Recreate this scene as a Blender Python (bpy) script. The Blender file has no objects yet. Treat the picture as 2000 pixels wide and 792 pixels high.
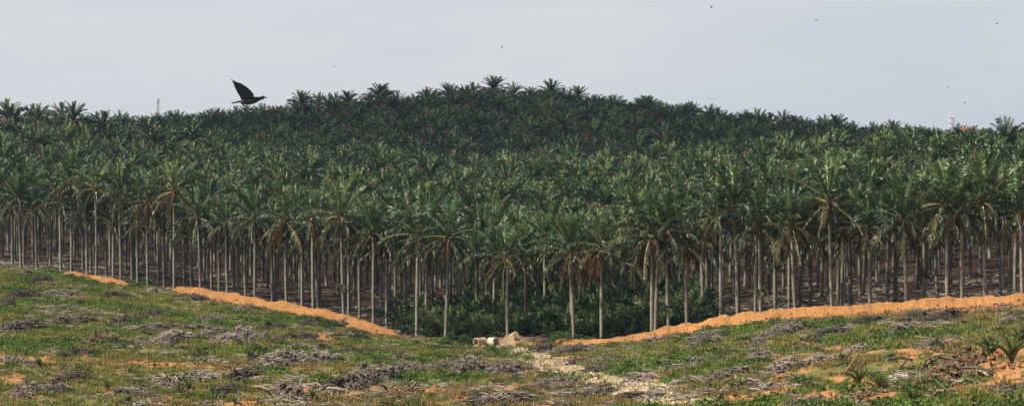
import bpy, math, random
import numpy as np
R = math.radians
rng = np.random.default_rng(7)
random.seed(7)
scene = bpy.context.scene
COL = scene.collection

# ------------------------------------------------------------------ camera
F = 5671.0; HOR = 270.0
TH = math.atan((396 - HOR) / F)
cam_d = bpy.data.cameras.new('camera'); cam = bpy.data.objects.new('camera', cam_d); COL.objects.link(cam)
cam_d.sensor_width = 36; cam_d.lens = 36 * F / 2000; cam_d.clip_start = 1; cam_d.clip_end = 20000
cam.location = (0, 0, 0); cam.rotation_euler = (math.pi / 2 - TH, 0, 0)
scene.camera = cam

def raydir(px, py):
    u = (np.asarray(px, float) - 1000) / F; v = (396 - np.asarray(py, float)) / F
    return u, math.cos(TH) + v * math.sin(TH), -math.sin(TH) + v * math.cos(TH)
def at(px, py, D):
    u, y, z = raydir(px, py)
    return np.array([u * D / y, D + 0 * u, z * D / y])
def topx(X, Y, Z):
    fw = Y * math.cos(TH) - Z * math.sin(TH); up = Y * math.sin(TH) + Z * math.cos(TH)
    return 1000 + F * X / fw, 396 - F * up / fw

# ------------------------------------------------------------------ noise
def _h(i, j, s):
    n = (i * 374761393 + j * 668265263 + s * 1442695041) & 0xffffffff
    n = ((n ^ (n >> 13)) * 1274126177) & 0xffffffff
    return ((n ^ (n >> 16)) & 0xffff) / 65535.0
def vnoise(x, y, s=0):
    x = np.asarray(x, float); y = np.asarray(y, float)
    xi = np.floor(x).astype(np.int64); yi = np.floor(y).astype(np.int64)
    fx = x - xi; fy = y - yi; fx = fx * fx * (3 - 2 * fx); fy = fy * fy * (3 - 2 * fy)
    a = _h(xi, yi, s); b = _h(xi + 1, yi, s); c = _h(xi, yi + 1, s); d = _h(xi + 1, yi + 1, s)
    return (a + (b - a) * fx) * (1 - fy) + (c + (d - c) * fx) * fy
def fbm(x, y, s=0, o=4):
    t = 0; a = .5; n = 0
    for k in range(o):
        t = t + a * vnoise(x * 2 ** k, y * 2 ** k, s + k); n += a; a *= .5
    return t / n
def sstep(a, b, x):
    t = np.clip((np.asarray(x, float) - a) / (b - a), 0, 1); return t * t * (3 - 2 * t)

# ------------------------------------------------------------------ terrain
EDGE = [(-400, 500, 640), (-150, 508, 595), (0, 521, 560), (110, 532, 543), (240, 556, 525), (340, 568, 505), (500, 596, 480), (650, 622, 452),
        (790, 656, 425), (870, 664, 413), (1000, 664, 405), (1175, 674, 398), (1300, 656, 392), (1400, 638, 389), (1500, 625, 385),
        (1700, 611, 380), (1850, 599, 373), (2000, 592, 368), (2200, 578, 360), (2500, 560, 350)]
EX = [e[0] for e in EDGE]; ED = [e[2] for e in EDGE]
def dedge(px): return np.interp(px, EX, ED)
cp = [at(*e) for e in EDGE]
for p in [(-300, 792, 250), (0, 792, 240), (0, 700, 312), (0, 600, 430), (250, 700, 318), (250, 620, 410), (500, 792, 245), (500, 700, 322), (500, 640, 402),
          (750, 792, 245), (750, 700, 328), (1000, 792, 240), (1000, 720, 315), (1300, 792, 228), (1300, 720, 298),
          (1600, 792, 200), (1600, 700, 268), (1600, 652, 335), (2000, 792, 168), (2000, 700, 222), (2000, 640, 300), (2300, 792, 150), (800, 677, 390), (800, 698, 350), (920, 684, 375), (920, 702, 345), (1060, 690, 372), (1060, 707, 342), (1200, 689, 370), (1200, 706, 340), (1400, 655, 370), (1400, 678, 340), (1700, 634, 355), (1700, 660, 320), (2000, 618, 344), (500, 614, 452), (650, 646, 424), (250, 572, 490)]:
    cp.append(at(*p))
def gp(px, D, z): cp.append(np.array([(px - 1000) / F * D, D, z]))
for px, D, z in [(-200, 640, -24.5), (100, 620, -24.5), (400, 600, -26), (650, 600, -26.5), (1000, 520, -27), (1300, 500, -26), (1600, 480, -23.5), (1900, 480, -20.5), (2200, 450, -18),
                 (-200, 740, -15), (0, 740, -16), (250, 740, -19), (500, 740, -21.5), (800, 700, -23.5), (1100, 620, -24.5), (1400, 600, -22.5), (1700, 600, -18.5), (2000, 600, -17.5), (2300, 560, -13),
                 (-200, 860, -7.2), (0, 850, -8), (130, 850, -9), (300, 850, -12.5), (450, 850, -16.5), (600, 850, -19.5), (900, 820, -20), (1200, 750, -21), (1500, 720, -19), (1800, 680, -17), (2050, 680, -17.2), (2300, 660, -16),
                 (0, 940, -13), (300, 940, -16.5), (600, 930, -14), (800, 930, -9), (1000, 920, -6), (1250, 910, -9.5), (1500, 880, -14), (1800, 860, -18), (2100, 860, -19),
                 (0, 1090, -13), (350, 1090, -8.5), (500, 1080, -5.5), (600, 1070, -3.4), (750, 1060, -1.4), (900, 1050, .6), (1000, 1050, 1.0), (1100, 1050, .4), (1250, 1050, -4.8), (1400, 1050, -8.6), (1600, 1050, -12.4), (1800, 1060, -15.2), (2050, 1070, -16.6), (2300, 1070, -17),
                 (0, 1300, -22), (1000, 1300, -14), (2000, 1300, -22), (0, 1700, -30), (1000, 1700, -30), (2000, 1700, -30), (-1500, 700, -20), (3500, 700, -18), (-1500, 300, -26), (3500, 250, -16), (-1500, 1300, -24), (3500, 1300, -24), (1000, 80, -20)]:
    gp(px, D, z)
cp = np.array(cp); CX = cp[:, :2] / 100; n_ = len(cp)
def _k(r2): return .5 * r2 * np.log(r2 + 1e-12)
A = np.zeros((n_ + 3, n_ + 3)); A[:n_, :n_] = _k(((CX[:, None] - CX[None]) ** 2).sum(-1)) + np.eye(n_) * 2e-3
A[:n_, n_] = 1; A[:n_, n_ + 1:] = CX; A[n_:, :n_] = A[:n_, n_:].T
W = np.linalg.solve(A, np.concatenate([cp[:, 2], [0, 0, 0]]))
def tps(X, Y):
    X = np.atleast_1d(np.asarray(X, float)); Y = np.atleast_1d(np.asarray(Y, float)); sh = X.shape
    x = X.ravel() / 100; y = Y.ravel() / 100; out = np.empty(len(x))
    for a in range(0, len(x), 40000):
        xs = x[a:a + 40000]; ys = y[a:a + 40000]
        out[a:a + 40000] = _k((xs[:, None] - CX[:, 0]) ** 2 + (ys[:, None] - CX[:, 1]) ** 2) @ W[:n_] + W[n_] + xs * W[n_ + 1] + ys * W[n_ + 2]
    return out.reshape(sh)
def pxof(X, Y): return 1000 + F * X / np.maximum(Y, 1) * .99985
def inside(X, Y): return Y - dedge(pxof(X, Y))          # metres behind the plantation edge
WASHP = None
def dseg(X, Y, pl):
    d = np.full(np.shape(X), 1e9)
    for (a, b) in zip(pl[:-1], pl[1:]):
        ab = b - a; t = np.clip(((X - a[0]) * ab[0] + (Y - a[1]) * ab[1]) / (ab @ ab + 1e-9), 0, 1)
        d = np.minimum(d, np.hypot(X - a[0] - t * ab[0], Y - a[1] - t * ab[1]))
    return d
def H(X, Y):
    X = np.atleast_1d(np.asarray(X, float)); Y = np.atleast_1d(np.asarray(Y, float))
    z = tps(X, Y); far = sstep(1350, 1900, Y); z = z * (1 - far) + (-14) * far
    ins = inside(X, Y); fr = 1 - .85 * sstep(-40, -10, ins) - .15 * sstep(-10, -3, ins)
    if WASHP is not None: fr = fr * (1 - .85 * np.exp(-(dseg(X, Y, WASHP) / 6.5) ** 2))
    near = sstep(330, 190, Y)
    n1 = fbm(X / 9, Y / 9, 11) - .5; n2 = fbm(X / 2.6, Y / 2.6, 12) - .5; ter = np.sin((Y + X * .35) / 3.4 + 3 * fbm(X / 30, Y / 30, 14)) * .16
    z = z + fr * (n1 * (1.0 + near * .8) + n2 * (.6 + .5 * near) + ter) + (1 - fr) * n2 * .12
    return z
_Ys = np.arange(130, 1300, .25)
def hit(px, py, ymin=130, ymax=1300):
    u, y, zz = raydir(px, py)
    m = (_Ys >= ymin) & (_Ys <= ymax); Y = _Ys[m]; X = u / y * Y; g = H(X, Y); zr = zz / y * Y
    k = np.argmax(zr < g) if (zr < g).any() else len(Y) - 1
    return np.array([X[k], Y[k], g[k]])
_wl = [hit(px, py, 150, 404)[:2] for px, py in [(965, 676), (1010, 684), (1050, 694), (1075, 708), (1110, 722), (1165, 737), (1225, 752), (1290, 768), (1330, 780)]]; WASHP = _wl
def h1(x, y): return float(H(x, y)[0])

# ------------------------------------------------------------------ mesh helpers
class MB:
    def __init__(s): s.v = []; s.q = []; s.t = []; s.c = []; s.n = 0
    def add(s, v, q=None, t=None, c=(1, 1, 1)):
        v = np.asarray(v, float).reshape(-1, 3)
        if q is not None and len(q): s.q.append(np.asarray(q, np.int64).reshape(-1, 4) + s.n)
        if t is not None and len(t): s.t.append(np.asarray(t, np.int64).reshape(-1, 3) + s.n)
        c = np.asarray(c, float); s.c.append(np.broadcast_to(c, (len(v), 3)) if c.ndim == 1 else c)
        s.v.append(v); s.n += len(v)
    def tube(s, pts, rad, n=5, c=(1, 1, 1), cap=True):
        pts = np.asarray(pts, float); m = len(pts); rad = np.broadcast_to(np.asarray(rad, float), (m,))
        T = np.gradient(pts, axis=0); T /= np.linalg.norm(T, axis=1)[:, None] + 1e-9
        ref = np.array([0, 0, 1.]) if abs(T[0][2]) < .9 else np.array([1., 0, 0])
        S = np.cross(T, ref); S /= np.linalg.norm(S, axis=1)[:, None] + 1e-9; N = np.cross(S, T)
        a = np.arange(n) / n * 2 * math.pi
        v = pts[:, None] + rad[:, None, None] * (np.cos(a)[None, :, None] * S[:, None] + np.sin(a)[None, :, None] * N[:, None])
        i = np.arange(m - 1)[:, None] * n; j = np.arange(n)[None]; j2 = (j + 1) % n
        q = np.stack([i + j, i + j2, i + n + j2, i + n + j], -1).reshape(-1, 4)
        vv = v.reshape(-1, 3); cc = c if np.ndim(c) == 1 else np.repeat(np.asarray(c), n, 0)
        t = None
        if cap:
            vv = np.concatenate([vv, pts[:1], pts[-1:]]); k = m * n
            t = [(k, (b + 1) % n, b) for b in range(n)] + [(k + 1, k - n + b, k - n + (b + 1) % n) for b in range(n)]
            if np.ndim(c) != 1: cc = np.concatenate([cc, np.asarray(c)[:1], np.asarray(c)[-1:]])
        s.add(vv, q, t, cc)
    def box(s, c0, size, rot=None, c=(1, 1, 1), taper=1.0, jit=0):
        v = np.array([(x, y, z * .5) for z in (-1, 1) for x, y in ((-.5, -.5), (.5, -.5), (.5, .5), (-.5, .5))], float)
        v[4:, :2] *= taper
        if jit: v += rng.normal(0, jit, v.shape)
        v *= np.asarray(size)
        if rot is not None: v = v @ rot.T
        s.add(v + np.asarray(c0), [(0, 3, 2, 1), (4, 5, 6, 7), (0, 1, 5, 4), (1, 2, 6, 5), (2, 3, 7, 6), (3, 0, 4, 7)], None, c)
    def mesh(s, name, mats, smooth=False):
        V = np.concatenate(s.v); me = bpy.data.meshes.new(name)
        Q = np.concatenate(s.q) if s.q else np.zeros((0, 4), int); T = np.concatenate(s.t) if s.t else np.zeros((0, 3), int)
        me.vertices.add(len(V)); me.vertices.foreach_set('co', V.ravel())
        me.loops.add(Q.size + T.size); me.loops.foreach_set('vertex_index', np.concatenate([Q.ravel(), T.ravel()]))
        me.polygons.add(len(Q) + len(T))
        st = np.concatenate([np.arange(len(Q)) * 4, Q.size + np.arange(len(T)) * 3])
        me.polygons.foreach_set('loop_start', st.astype(np.int32))
        me.polygons.foreach_set('use_smooth', np.full(len(st), smooth))
        ca = me.color_attributes.new('Col', 'FLOAT_COLOR', 'POINT')
        ca.data.foreach_set('color', np.concatenate([np.concatenate(s.c), np.ones((len(V), 1))], 1).astype(np.float32).ravel())
        me.update(calc_edges=True); me.validate()
        for m in (mats if isinstance(mats, (list, tuple)) else [mats]): me.materials.append(m)
        return me
def rotz(a): c, s = math.cos(a), math.sin(a); return np.array([[c, -s, 0], [s, c, 0], [0, 0, 1.]])
def rot3(a, b, c):
    from mathutils import Euler
    return np.array(Euler((a, b, c)).to_matrix())

def link(name, me, parent=None, loc=None, rz=None, scale=None):
    o = bpy.data.objects.new(name, me); COL.objects.link(o)
    if parent is not None: o.parent = parent
    if loc is not None: o.location = [float(a) for a in loc]
    if rz is not None: o.rotation_euler = rz if hasattr(rz, '__len__') else (0, 0, rz)
    if scale is not None: o.scale = scale if hasattr(scale, '__len__') else (scale,) * 3
    return o
def tag(o, label=None, cat=None, group=None, kind=None):
    if label: o['label'] = label
    if cat: o['category'] = cat
    if group: o['group'] = group
    if kind: o['kind'] = kind
    return o
def empty(name, loc, rz=0): return link(name, None, None, loc, rz)

# ------------------------------------------------------------------ materials
def newmat(name):
    m = bpy.data.materials.new(name); m.use_nodes = True; nt = m.node_tree; nt.nodes.clear()
    return m, nt, nt.nodes.new('ShaderNodeOutputMaterial')
def nd(nt, t, **k):
    n = nt.nodes.new(t)
    for a, b in k.items():
        if a.startswith('i_'): n.inputs[a[2:].replace('_', ' ')].default_value = b
        else: setattr(n, a, b)
    return n
def mixc(nt, fac, a, b, mode='MIX'):
    n = nt.nodes.new('ShaderNodeMix'); n.data_type = 'RGBA'; n.blend_type = mode
    for s, v in ((0, fac), (6, a), (7, b)):
        if hasattr(v, 'is_output'): nt.links.new(v, n.inputs[s])
        else: n.inputs[s].default_value = v if s == 0 else (*v, 1)
    return n.outputs[2]
def maprange(nt, v, a, b, c=0., d=1.):
    n = nt.nodes.new('ShaderNodeMapRange'); nt.links.new(v, n.inputs[0])
    for i, x in enumerate((a, b, c, d)): n.inputs[i + 1].default_value = x
    return n.outputs[0]
def noise(nt, vec, scale, detail=4, rough=.55, seed=0):
    n = nt.nodes.new('ShaderNodeTexNoise'); n.inputs['Scale'].default_value = scale; n.inputs['Detail'].default_value = detail; n.inputs['Roughness'].default_value = rough
    if vec is not None: nt.links.new(vec, n.inputs['Vector'])
    return n.outputs[0]

def leaf_mat(name, rough=.5, trans=.22, var=.35, tint=(1, 1, 1), spec=.35):
    m, nt, out = newmat(name); L = nt.links.new
    at_ = nd(nt, 'ShaderNodeAttribute', attribute_name='Col'); oi = nd(nt, 'ShaderNodeObjectInfo')
    mul = maprange(nt, oi.outputs['Random'], 0, 1, 1 - var, 1 + var)
    cmb = nd(nt, 'ShaderNodeCombineColor'); L(mul, cmb.inputs[0])
    m2 = maprange(nt, oi.outputs['Random'], 0, 1, 1 - var * .6, 1 + var * .6); L(m2, cmb.inputs[1]); L(m2, cmb.inputs[2])
    c = mixc(nt, 1., at_.outputs['Color'], cmb.outputs[0], 'MULTIPLY'); c = mixc(nt, 1., c, tint, 'MULTIPLY')
    p = nd(nt, 'ShaderNodeBsdfPrincipled'); L(c, p.inputs['Base Color']); p.inputs['Roughness'].default_value = rough; p.inputs['Specular IOR Level'].default_value = spec
    t = nd(nt, 'ShaderNodeBsdfTranslucent'); L(mixc(nt, 1., c, (1.1, 1.3, .7), 'MULTIPLY'), t.inputs[0])
    mx = nd(nt, 'ShaderNodeMixShader'); mx.inputs[0].default_value = trans; L(p.outputs[0], mx.inputs[1]); L(t.outputs[0], mx.inputs[2]); L(mx.outputs[0], out.inputs[0])
    return m
def solid_mat(name, rough=.9, nscale=3., amp=.35, spec=.2, bump=0.):
    m, nt, out = newmat(name); L = nt.links.new
    at_ = nd(nt, 'ShaderNodeAttribute', attribute_name='Col'); g = nd(nt, 'ShaderNodeNewGeometry')
    nz = noise(nt, g.outputs['Position'], nscale); v = maprange(nt, nz, .3, .7, 1 - amp, 1 + amp)
    cmb = nd(nt, 'ShaderNodeCombineColor')
    for i in range(3): L(v, cmb.inputs[i])
    c = mixc(nt, 1., at_.outputs['Color'], cmb.outputs[0], 'MULTIPLY')
    p = nd(nt, 'ShaderNodeBsdfPrincipled'); L(c, p.inputs['Base Color']); p.inputs['Roughness'].default_value = rough; p.inputs['Specular IOR Level'].default_value = spec
    if bump:
        b = nd(nt, 'ShaderNodeBump'); b.inputs['Strength'].default_value = bump; b.inputs['Distance'].default_value = .1; L(nz, b.inputs['Height']); L(b.outputs[0], p.inputs['Normal'])
    L(p.outputs[0], out.inputs[0]); return m
M_FROND = leaf_mat('palm_frond', .42, .08, .38, tint=(.84, .9, .84), spec=.5)
M_DEAD = leaf_mat('dead_frond', .85, .15, .2, spec=.1)
M_SHRUB = leaf_mat('shrub_leaf', .5, .25, .3)
M_GRASS = leaf_mat('grass_blade', .6, .3, .35, spec=.2)
M_TRUNK = solid_mat('palm_trunk', .9, 5., .4, .15, .4)
M_STICK = solid_mat('weathered_wood', .9, 2.5, .3)
M_CHUNK = solid_mat('rotting_wood', .95, 2., .45, .1)
M_PLAIN = solid_mat('plain_surface', .8, 1.5, .12)
M_BIRD = solid_mat('black_plumage', .55, 20, .2, .3)

# ------------------------------------------------------------------ palm parts
UP = np.array([0, 0, 1.])
def frond(mb, az, e0, bend, L, cleaf, cstem, nl=30, lw=.11, ll=.95, droop=.6, roll=0., base=(0, 0, 0), p0=.13, curl=0.):
    n = 13; s = np.linspace(0, 1, n); e = np.maximum(R(e0) - R(bend) * s ** 1.7, R(-86))
    azs = az + curl * s ** 2
    T = np.stack([np.cos(e) * np.cos(azs), np.cos(e) * np.sin(azs), np.sin(e)], 1)
    P = np.concatenate([[np.zeros(3)], np.cumsum((T[1:] + T[:-1]) / 2 * L / (n - 1), 0)]) + np.asarray(base)
    cs = np.asarray(cstem)[None] * (1 - s[:, None] * .55) + np.asarray(cleaf)[None] * s[:, None] * .55
    mb.tube(P, .075 * (1 - s) ** .7 + .012, 3, cs, False)
    q = np.linspace(p0, .995, nl); j = np.clip(q, 0, 1)
    def ip(a): return np.stack([np.interp(j, s, a[:, k]) for k in range(3)], 1)
    Pq = ip(P); Tq = ip(T); Tq /= np.linalg.norm(Tq, axis=1)[:, None]
    aq = np.interp(j, s, azs); S = np.stack([-np.sin(aq), np.cos(aq), 0 * aq], 1); N = np.cross(S, Tq) * -1
    N = np.where((N[:, 2:] < 0), -N, N)
    S2 = S * math.cos(roll) + N * math.sin(roll); N2 = -S * math.sin(roll) + N * math.cos(roll)
    prof = ll * np.clip(np.sin(np.pi * np.clip((q - p0 + .05) / (1.30 - p0), 0, 1)), .05, 1) ** .5
    for sg in (-1, 1):
        k = rng.normal(0, 1, (nl, 3)); lift = .13 * k[:, :1] + .22
        d1 = Tq * (.5 + .75 * q[:, None] ** 3) + sg * S2 * .85 + N2 * lift + k * .06; d1 /= np.linalg.norm(d1, axis=1)[:, None]
        ln = (prof * rng.uniform(.85, 1.1, nl))[:, None]
        mid = Pq + d1 * ln * .5
        d2 = d1 * 1.0 - UP * droop * rng.uniform(.6, 1.4, (nl, 1)); d2 /= np.linalg.norm(d2, axis=1)[:, None]
        tip = mid + d2 * ln * .55
        Wv = (Tq * .8 + N2 * rng.normal(0, .5, (nl, 1))) * lw / 2
        v = np.stack([Pq - Wv * .7, Pq + Wv * .7, mid - Wv, mid + Wv, tip - Wv * .35, tip + Wv * .35], 1)
        b = np.arange(nl)[:, None] * 6
        qd = np.concatenate([b + [0, 1, 3, 2], b + [2, 3, 5, 4]])
        c = np.asarray(cleaf)[None] * rng.uniform(.75, 1.3, (nl, 1))
        mb.add(v.reshape(-1, 3), qd, None, np.repeat(c, 6, 0))
    return P

C_YOUNG = np.array([.10, .14, .037]); C_MID = np.array([.022, .037, .017]); C_OLD = np.array([.042, .048, .018]); C_BROWN = np.array([.12, .078, .038])
def crown_mb(seed, dim=1.0, stemc=1.0, low=0, nf=38, nl=30, lw=.11, Lf=5.6, mb=None, base=(0, 0, 0), old=1.0):
    global rng
    keep = rng; rng = np.random.default_rng(seed); mb = mb or MB(); off = rng.uniform(0, 6.3)
    for i in range(nf):
        t = i / (nf - 1); az = off + i * 2.39996 + rng.normal(0, .12)
        e0 = 88 - (96 + low) * t ** .92 - max(0, t - .74) * 120 + rng.normal(0, 5)
        bend = 8 + 56 * min(t / .5, 1) + rng.normal(0, 9) - max(0, t - .8) * 60
        L = Lf * (.74 + .26 * min(t * 2.4, 1)) * rng.uniform(.92, 1.08) * (1 - .1 * max(0, t - .7) / .3)
        if i < 3: cl = np.array([.17, .21, .08])
        elif t < .15: cl = C_YOUNG * (1.35 - t / .15 * .5)
        elif t < .72: k_ = (t - .15) / .57; cl = C_YOUNG * .55 * (1 - k_) ** 1.8 + C_MID * (1 - .8 * (1 - k_) ** 1.8)
        else: cl = C_OLD * (1.1) + (C_BROWN * .45 if rng.random() < (t - .72) * 1.0 * old else 0)
        st = np.array([.15, .16, .06]) if t < .5 else np.array([.24, .18, .07]) * stemc * rng.uniform(.8, 1.2)
        r0 = .18 * (t ** .5); bs = np.array(base) + [math.cos(az) * r0, math.sin(az) * r0, .25 - .55 * t]
        frond(mb, az, e0, bend, L, cl * dim * rng.uniform(.8, 1.22), st, nl, lw, .68 * (.75 + .25 * min(t * 5, 1)), .25 + .75 * t, rng.normal(0, .8), bs, curl=rng.normal(0, .25))
    rng = keep; return mb
def edge_crown(seed):
    return crown_mb(seed, 1.15, nf=25 + seed % 4, nl=44, lw=.10, Lf=5.6, stemc=1.45, low=14).mesh('crown', M_FROND)  # front-row crowns: yellower stems, fronds coloured brighter to imitate sunlight
def skirt_mb(seed, n=12, L=3.9):
    global rng
    keep = rng; rng = np.random.default_rng(seed); mb = MB()
    for i in range(n):
        az = rng.uniform(0, 6.28); c = C_BROWN * rng.uniform(.35, .95) * np.array([1, rng.uniform(.8, 1.02), rng.uniform(.7, 1)])
        frond(mb, az, rng.uniform(-58, -22), rng.uniform(25, 60), L * rng.uniform(.7, 1.1), c, C_BROWN * 1.2, 20, .12, .75, 2.2, 0, (math.cos(az) * .3, math.sin(az) * .3, -.35))
    rng = keep; return mb
def fruit_mb(seed):
    mb = MB(); r = np.random.default_rng(seed)
    for i in range(16):
        a = r.uniform(0, 6.28); rr = r.uniform(.25, .42); z = r.uniform(-.7, .15); s = r.uniform(.12, .24)
        v = np.array([(math.cos(b) * math.cos(p), math.sin(b) * math.cos(p), math.sin(p)) for p in (-.9, 0, .9) for b in np.arange(6) * 1.047]) * s * r.uniform(.8, 1.2, (18, 1))
        q = [(k * 6 + j, k * 6 + (j + 1) % 6, k * 6 + 6 + (j + 1) % 6, k * 6 + 6 + j) for k in (0, 1) for j in range(6)]
        c = np.array([.16, .055, .03]) * r.uniform(.5, 1.6)
        mb.add(v + [math.cos(a) * rr, math.sin(a) * rr, z], q + [(0, 3, 2, 1), (0, 5, 4, 3), (12, 13, 14, 15), (12, 15, 16, 17)], None, c)
    return mb
TH0 = 13.0
def trunk_mb(seed, mb=None, htop=TH0):
    r = np.random.default_rng(seed); mb = mb or MB(); n = 56; s = np.linspace(0, 1, n); z = s * htop - .25
    rad = .235 + .17 * np.exp(-s * 26) + .03 * np.exp(-((s - r.uniform(.3, .7)) / .15) ** 2) - .03 * s
    rad = rad + (np.arange(n) % 2) * .014 + r.normal(0, .006, n); rad[s > .86] += r.uniform(.02, .09, (s > .86).sum())
    ph = r.uniform(0, 6.28); A = r.uniform(0, .16)
    P = np.stack([A * np.sin(s * 3 + ph) - A * math.sin(ph), A * np.cos(s * 2.6 + ph) - A * math.cos(ph), z], 1)
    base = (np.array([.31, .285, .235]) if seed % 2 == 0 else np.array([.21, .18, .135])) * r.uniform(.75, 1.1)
    k = .5 + .5 * vnoise(s * 9, 0 * s + seed * 3.7, 3) + .35 * (vnoise(s * 40, 0 * s + seed, 5) - .5)
    c = base[None] * (k[:, None] * .65 + .38)
    c = c * (1 - sstep(.80, .92, s)[:, None]) + np.array([.12, .085, .05])[None] * sstep(.80, .92, s)[:, None]
    mb.tube(P, rad, 9, c, True)
    for i in range(30):                                   # cut leaf bases under the crown
        zz = htop * r.uniform(.86, .995); a = r.uniform(0, 6.28)
        mb.box((math.cos(a) * .25 + P[-1, 0] * .9, math.sin(a) * .25 + P[-1, 1] * .9, zz), (.1, .16, .34), rotz(a) @ rot3(0, .5, 0), np.array([.15, .1, .055]) * r.uniform(.5, 1.5))
    return mb
def fern_mb(seed):
    global rng
    keep = rng; rng = np.random.default_rng(seed); mb = MB()
    for i in range(26):
        az = rng.uniform(0, 6.28)
        frond(mb, az, rng.uniform(-35, 60), 70, rng.uniform(.7, 1.25), np.array([.13, .16, .05]) * rng.uniform(.6, 1.2), (.12, .12, .05), 9, .08, .24, .8, 0, (math.cos(az) * .22, math.sin(az) * .22, rng.uniform(-.4, .4)))
    rng = keep; return mb

NV = 8
ME_CROWN = [crown_mb(100 + i, nf=int(26 + (i * 5) % 7), nl=40, lw=.11, Lf=5.15 + .08 * i).mesh('crown', M_FROND) for i in range(NV)]
ME_CROWN += [crown_mb(180 + i, nf=34, nl=30, lw=.2, Lf=5.5).mesh('crown', M_FROND) for i in range(3)]
ME_CROWN += [edge_crown(150 + i) for i in range(7)]
ME_SKIRT = [skirt_mb(200 + i, [2, 4, 8, 14][i], [3.2, 3.4, 3.6, 4.0][i]).mesh('dead_fronds', M_DEAD) for i in range(4)]
ME_FRUIT = [fruit_mb(300 + i).mesh('fruit_cluster', M_PLAIN) for i in range(3)]
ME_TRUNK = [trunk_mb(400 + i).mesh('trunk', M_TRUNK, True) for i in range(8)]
ME_FERN = [fern_mb(500 + i).mesh('fern_clump', M_SHRUB) for i in range(2)]

PALMS = []   # (x, y) of individuals
def palm(x, y, zb, hgt, lean=(0., 0.), cs=1.0, v=None, skirt=None, fern=None, label='', group=None, detail=True, rz=None, bright=False):
    root = empty('oil_palm', (x, y, zb)); root.rotation_euler = (lean[1], lean[0], 0)
    v = random.randrange(NV) if v is None else v
    link('trunk', ME_TRUNK[random.choice([0, 2, 4, 6]) if bright else random.randrange(8)], root, rz=random.uniform(0, 6.28), scale=(1, 1, hgt / TH0))  # front row takes only the paler trunks, a sunlit look put into colour
    link('crown', ME_CROWN[v], root, (0, 0, hgt), random.uniform(0, 6.28) if rz is None else rz, cs)
    if skirt is not None: link('dead_fronds', ME_SKIRT[skirt], root, (0, 0, hgt), random.uniform(0, 6.28), cs)
    if detail: link('fruit_cluster', ME_FRUIT[random.randrange(3)], root, (0, 0, hgt), random.uniform(0, 6.28))
    if fern is not None: link('fern_clump', ME_FERN[random.randrange(2)], root, (0, 0, fern), random.uniform(0, 6.28), random.uniform(.8, 1.1))
    PALMS.append((x, y)); return tag(root, label, 'oil palm', group)

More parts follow.
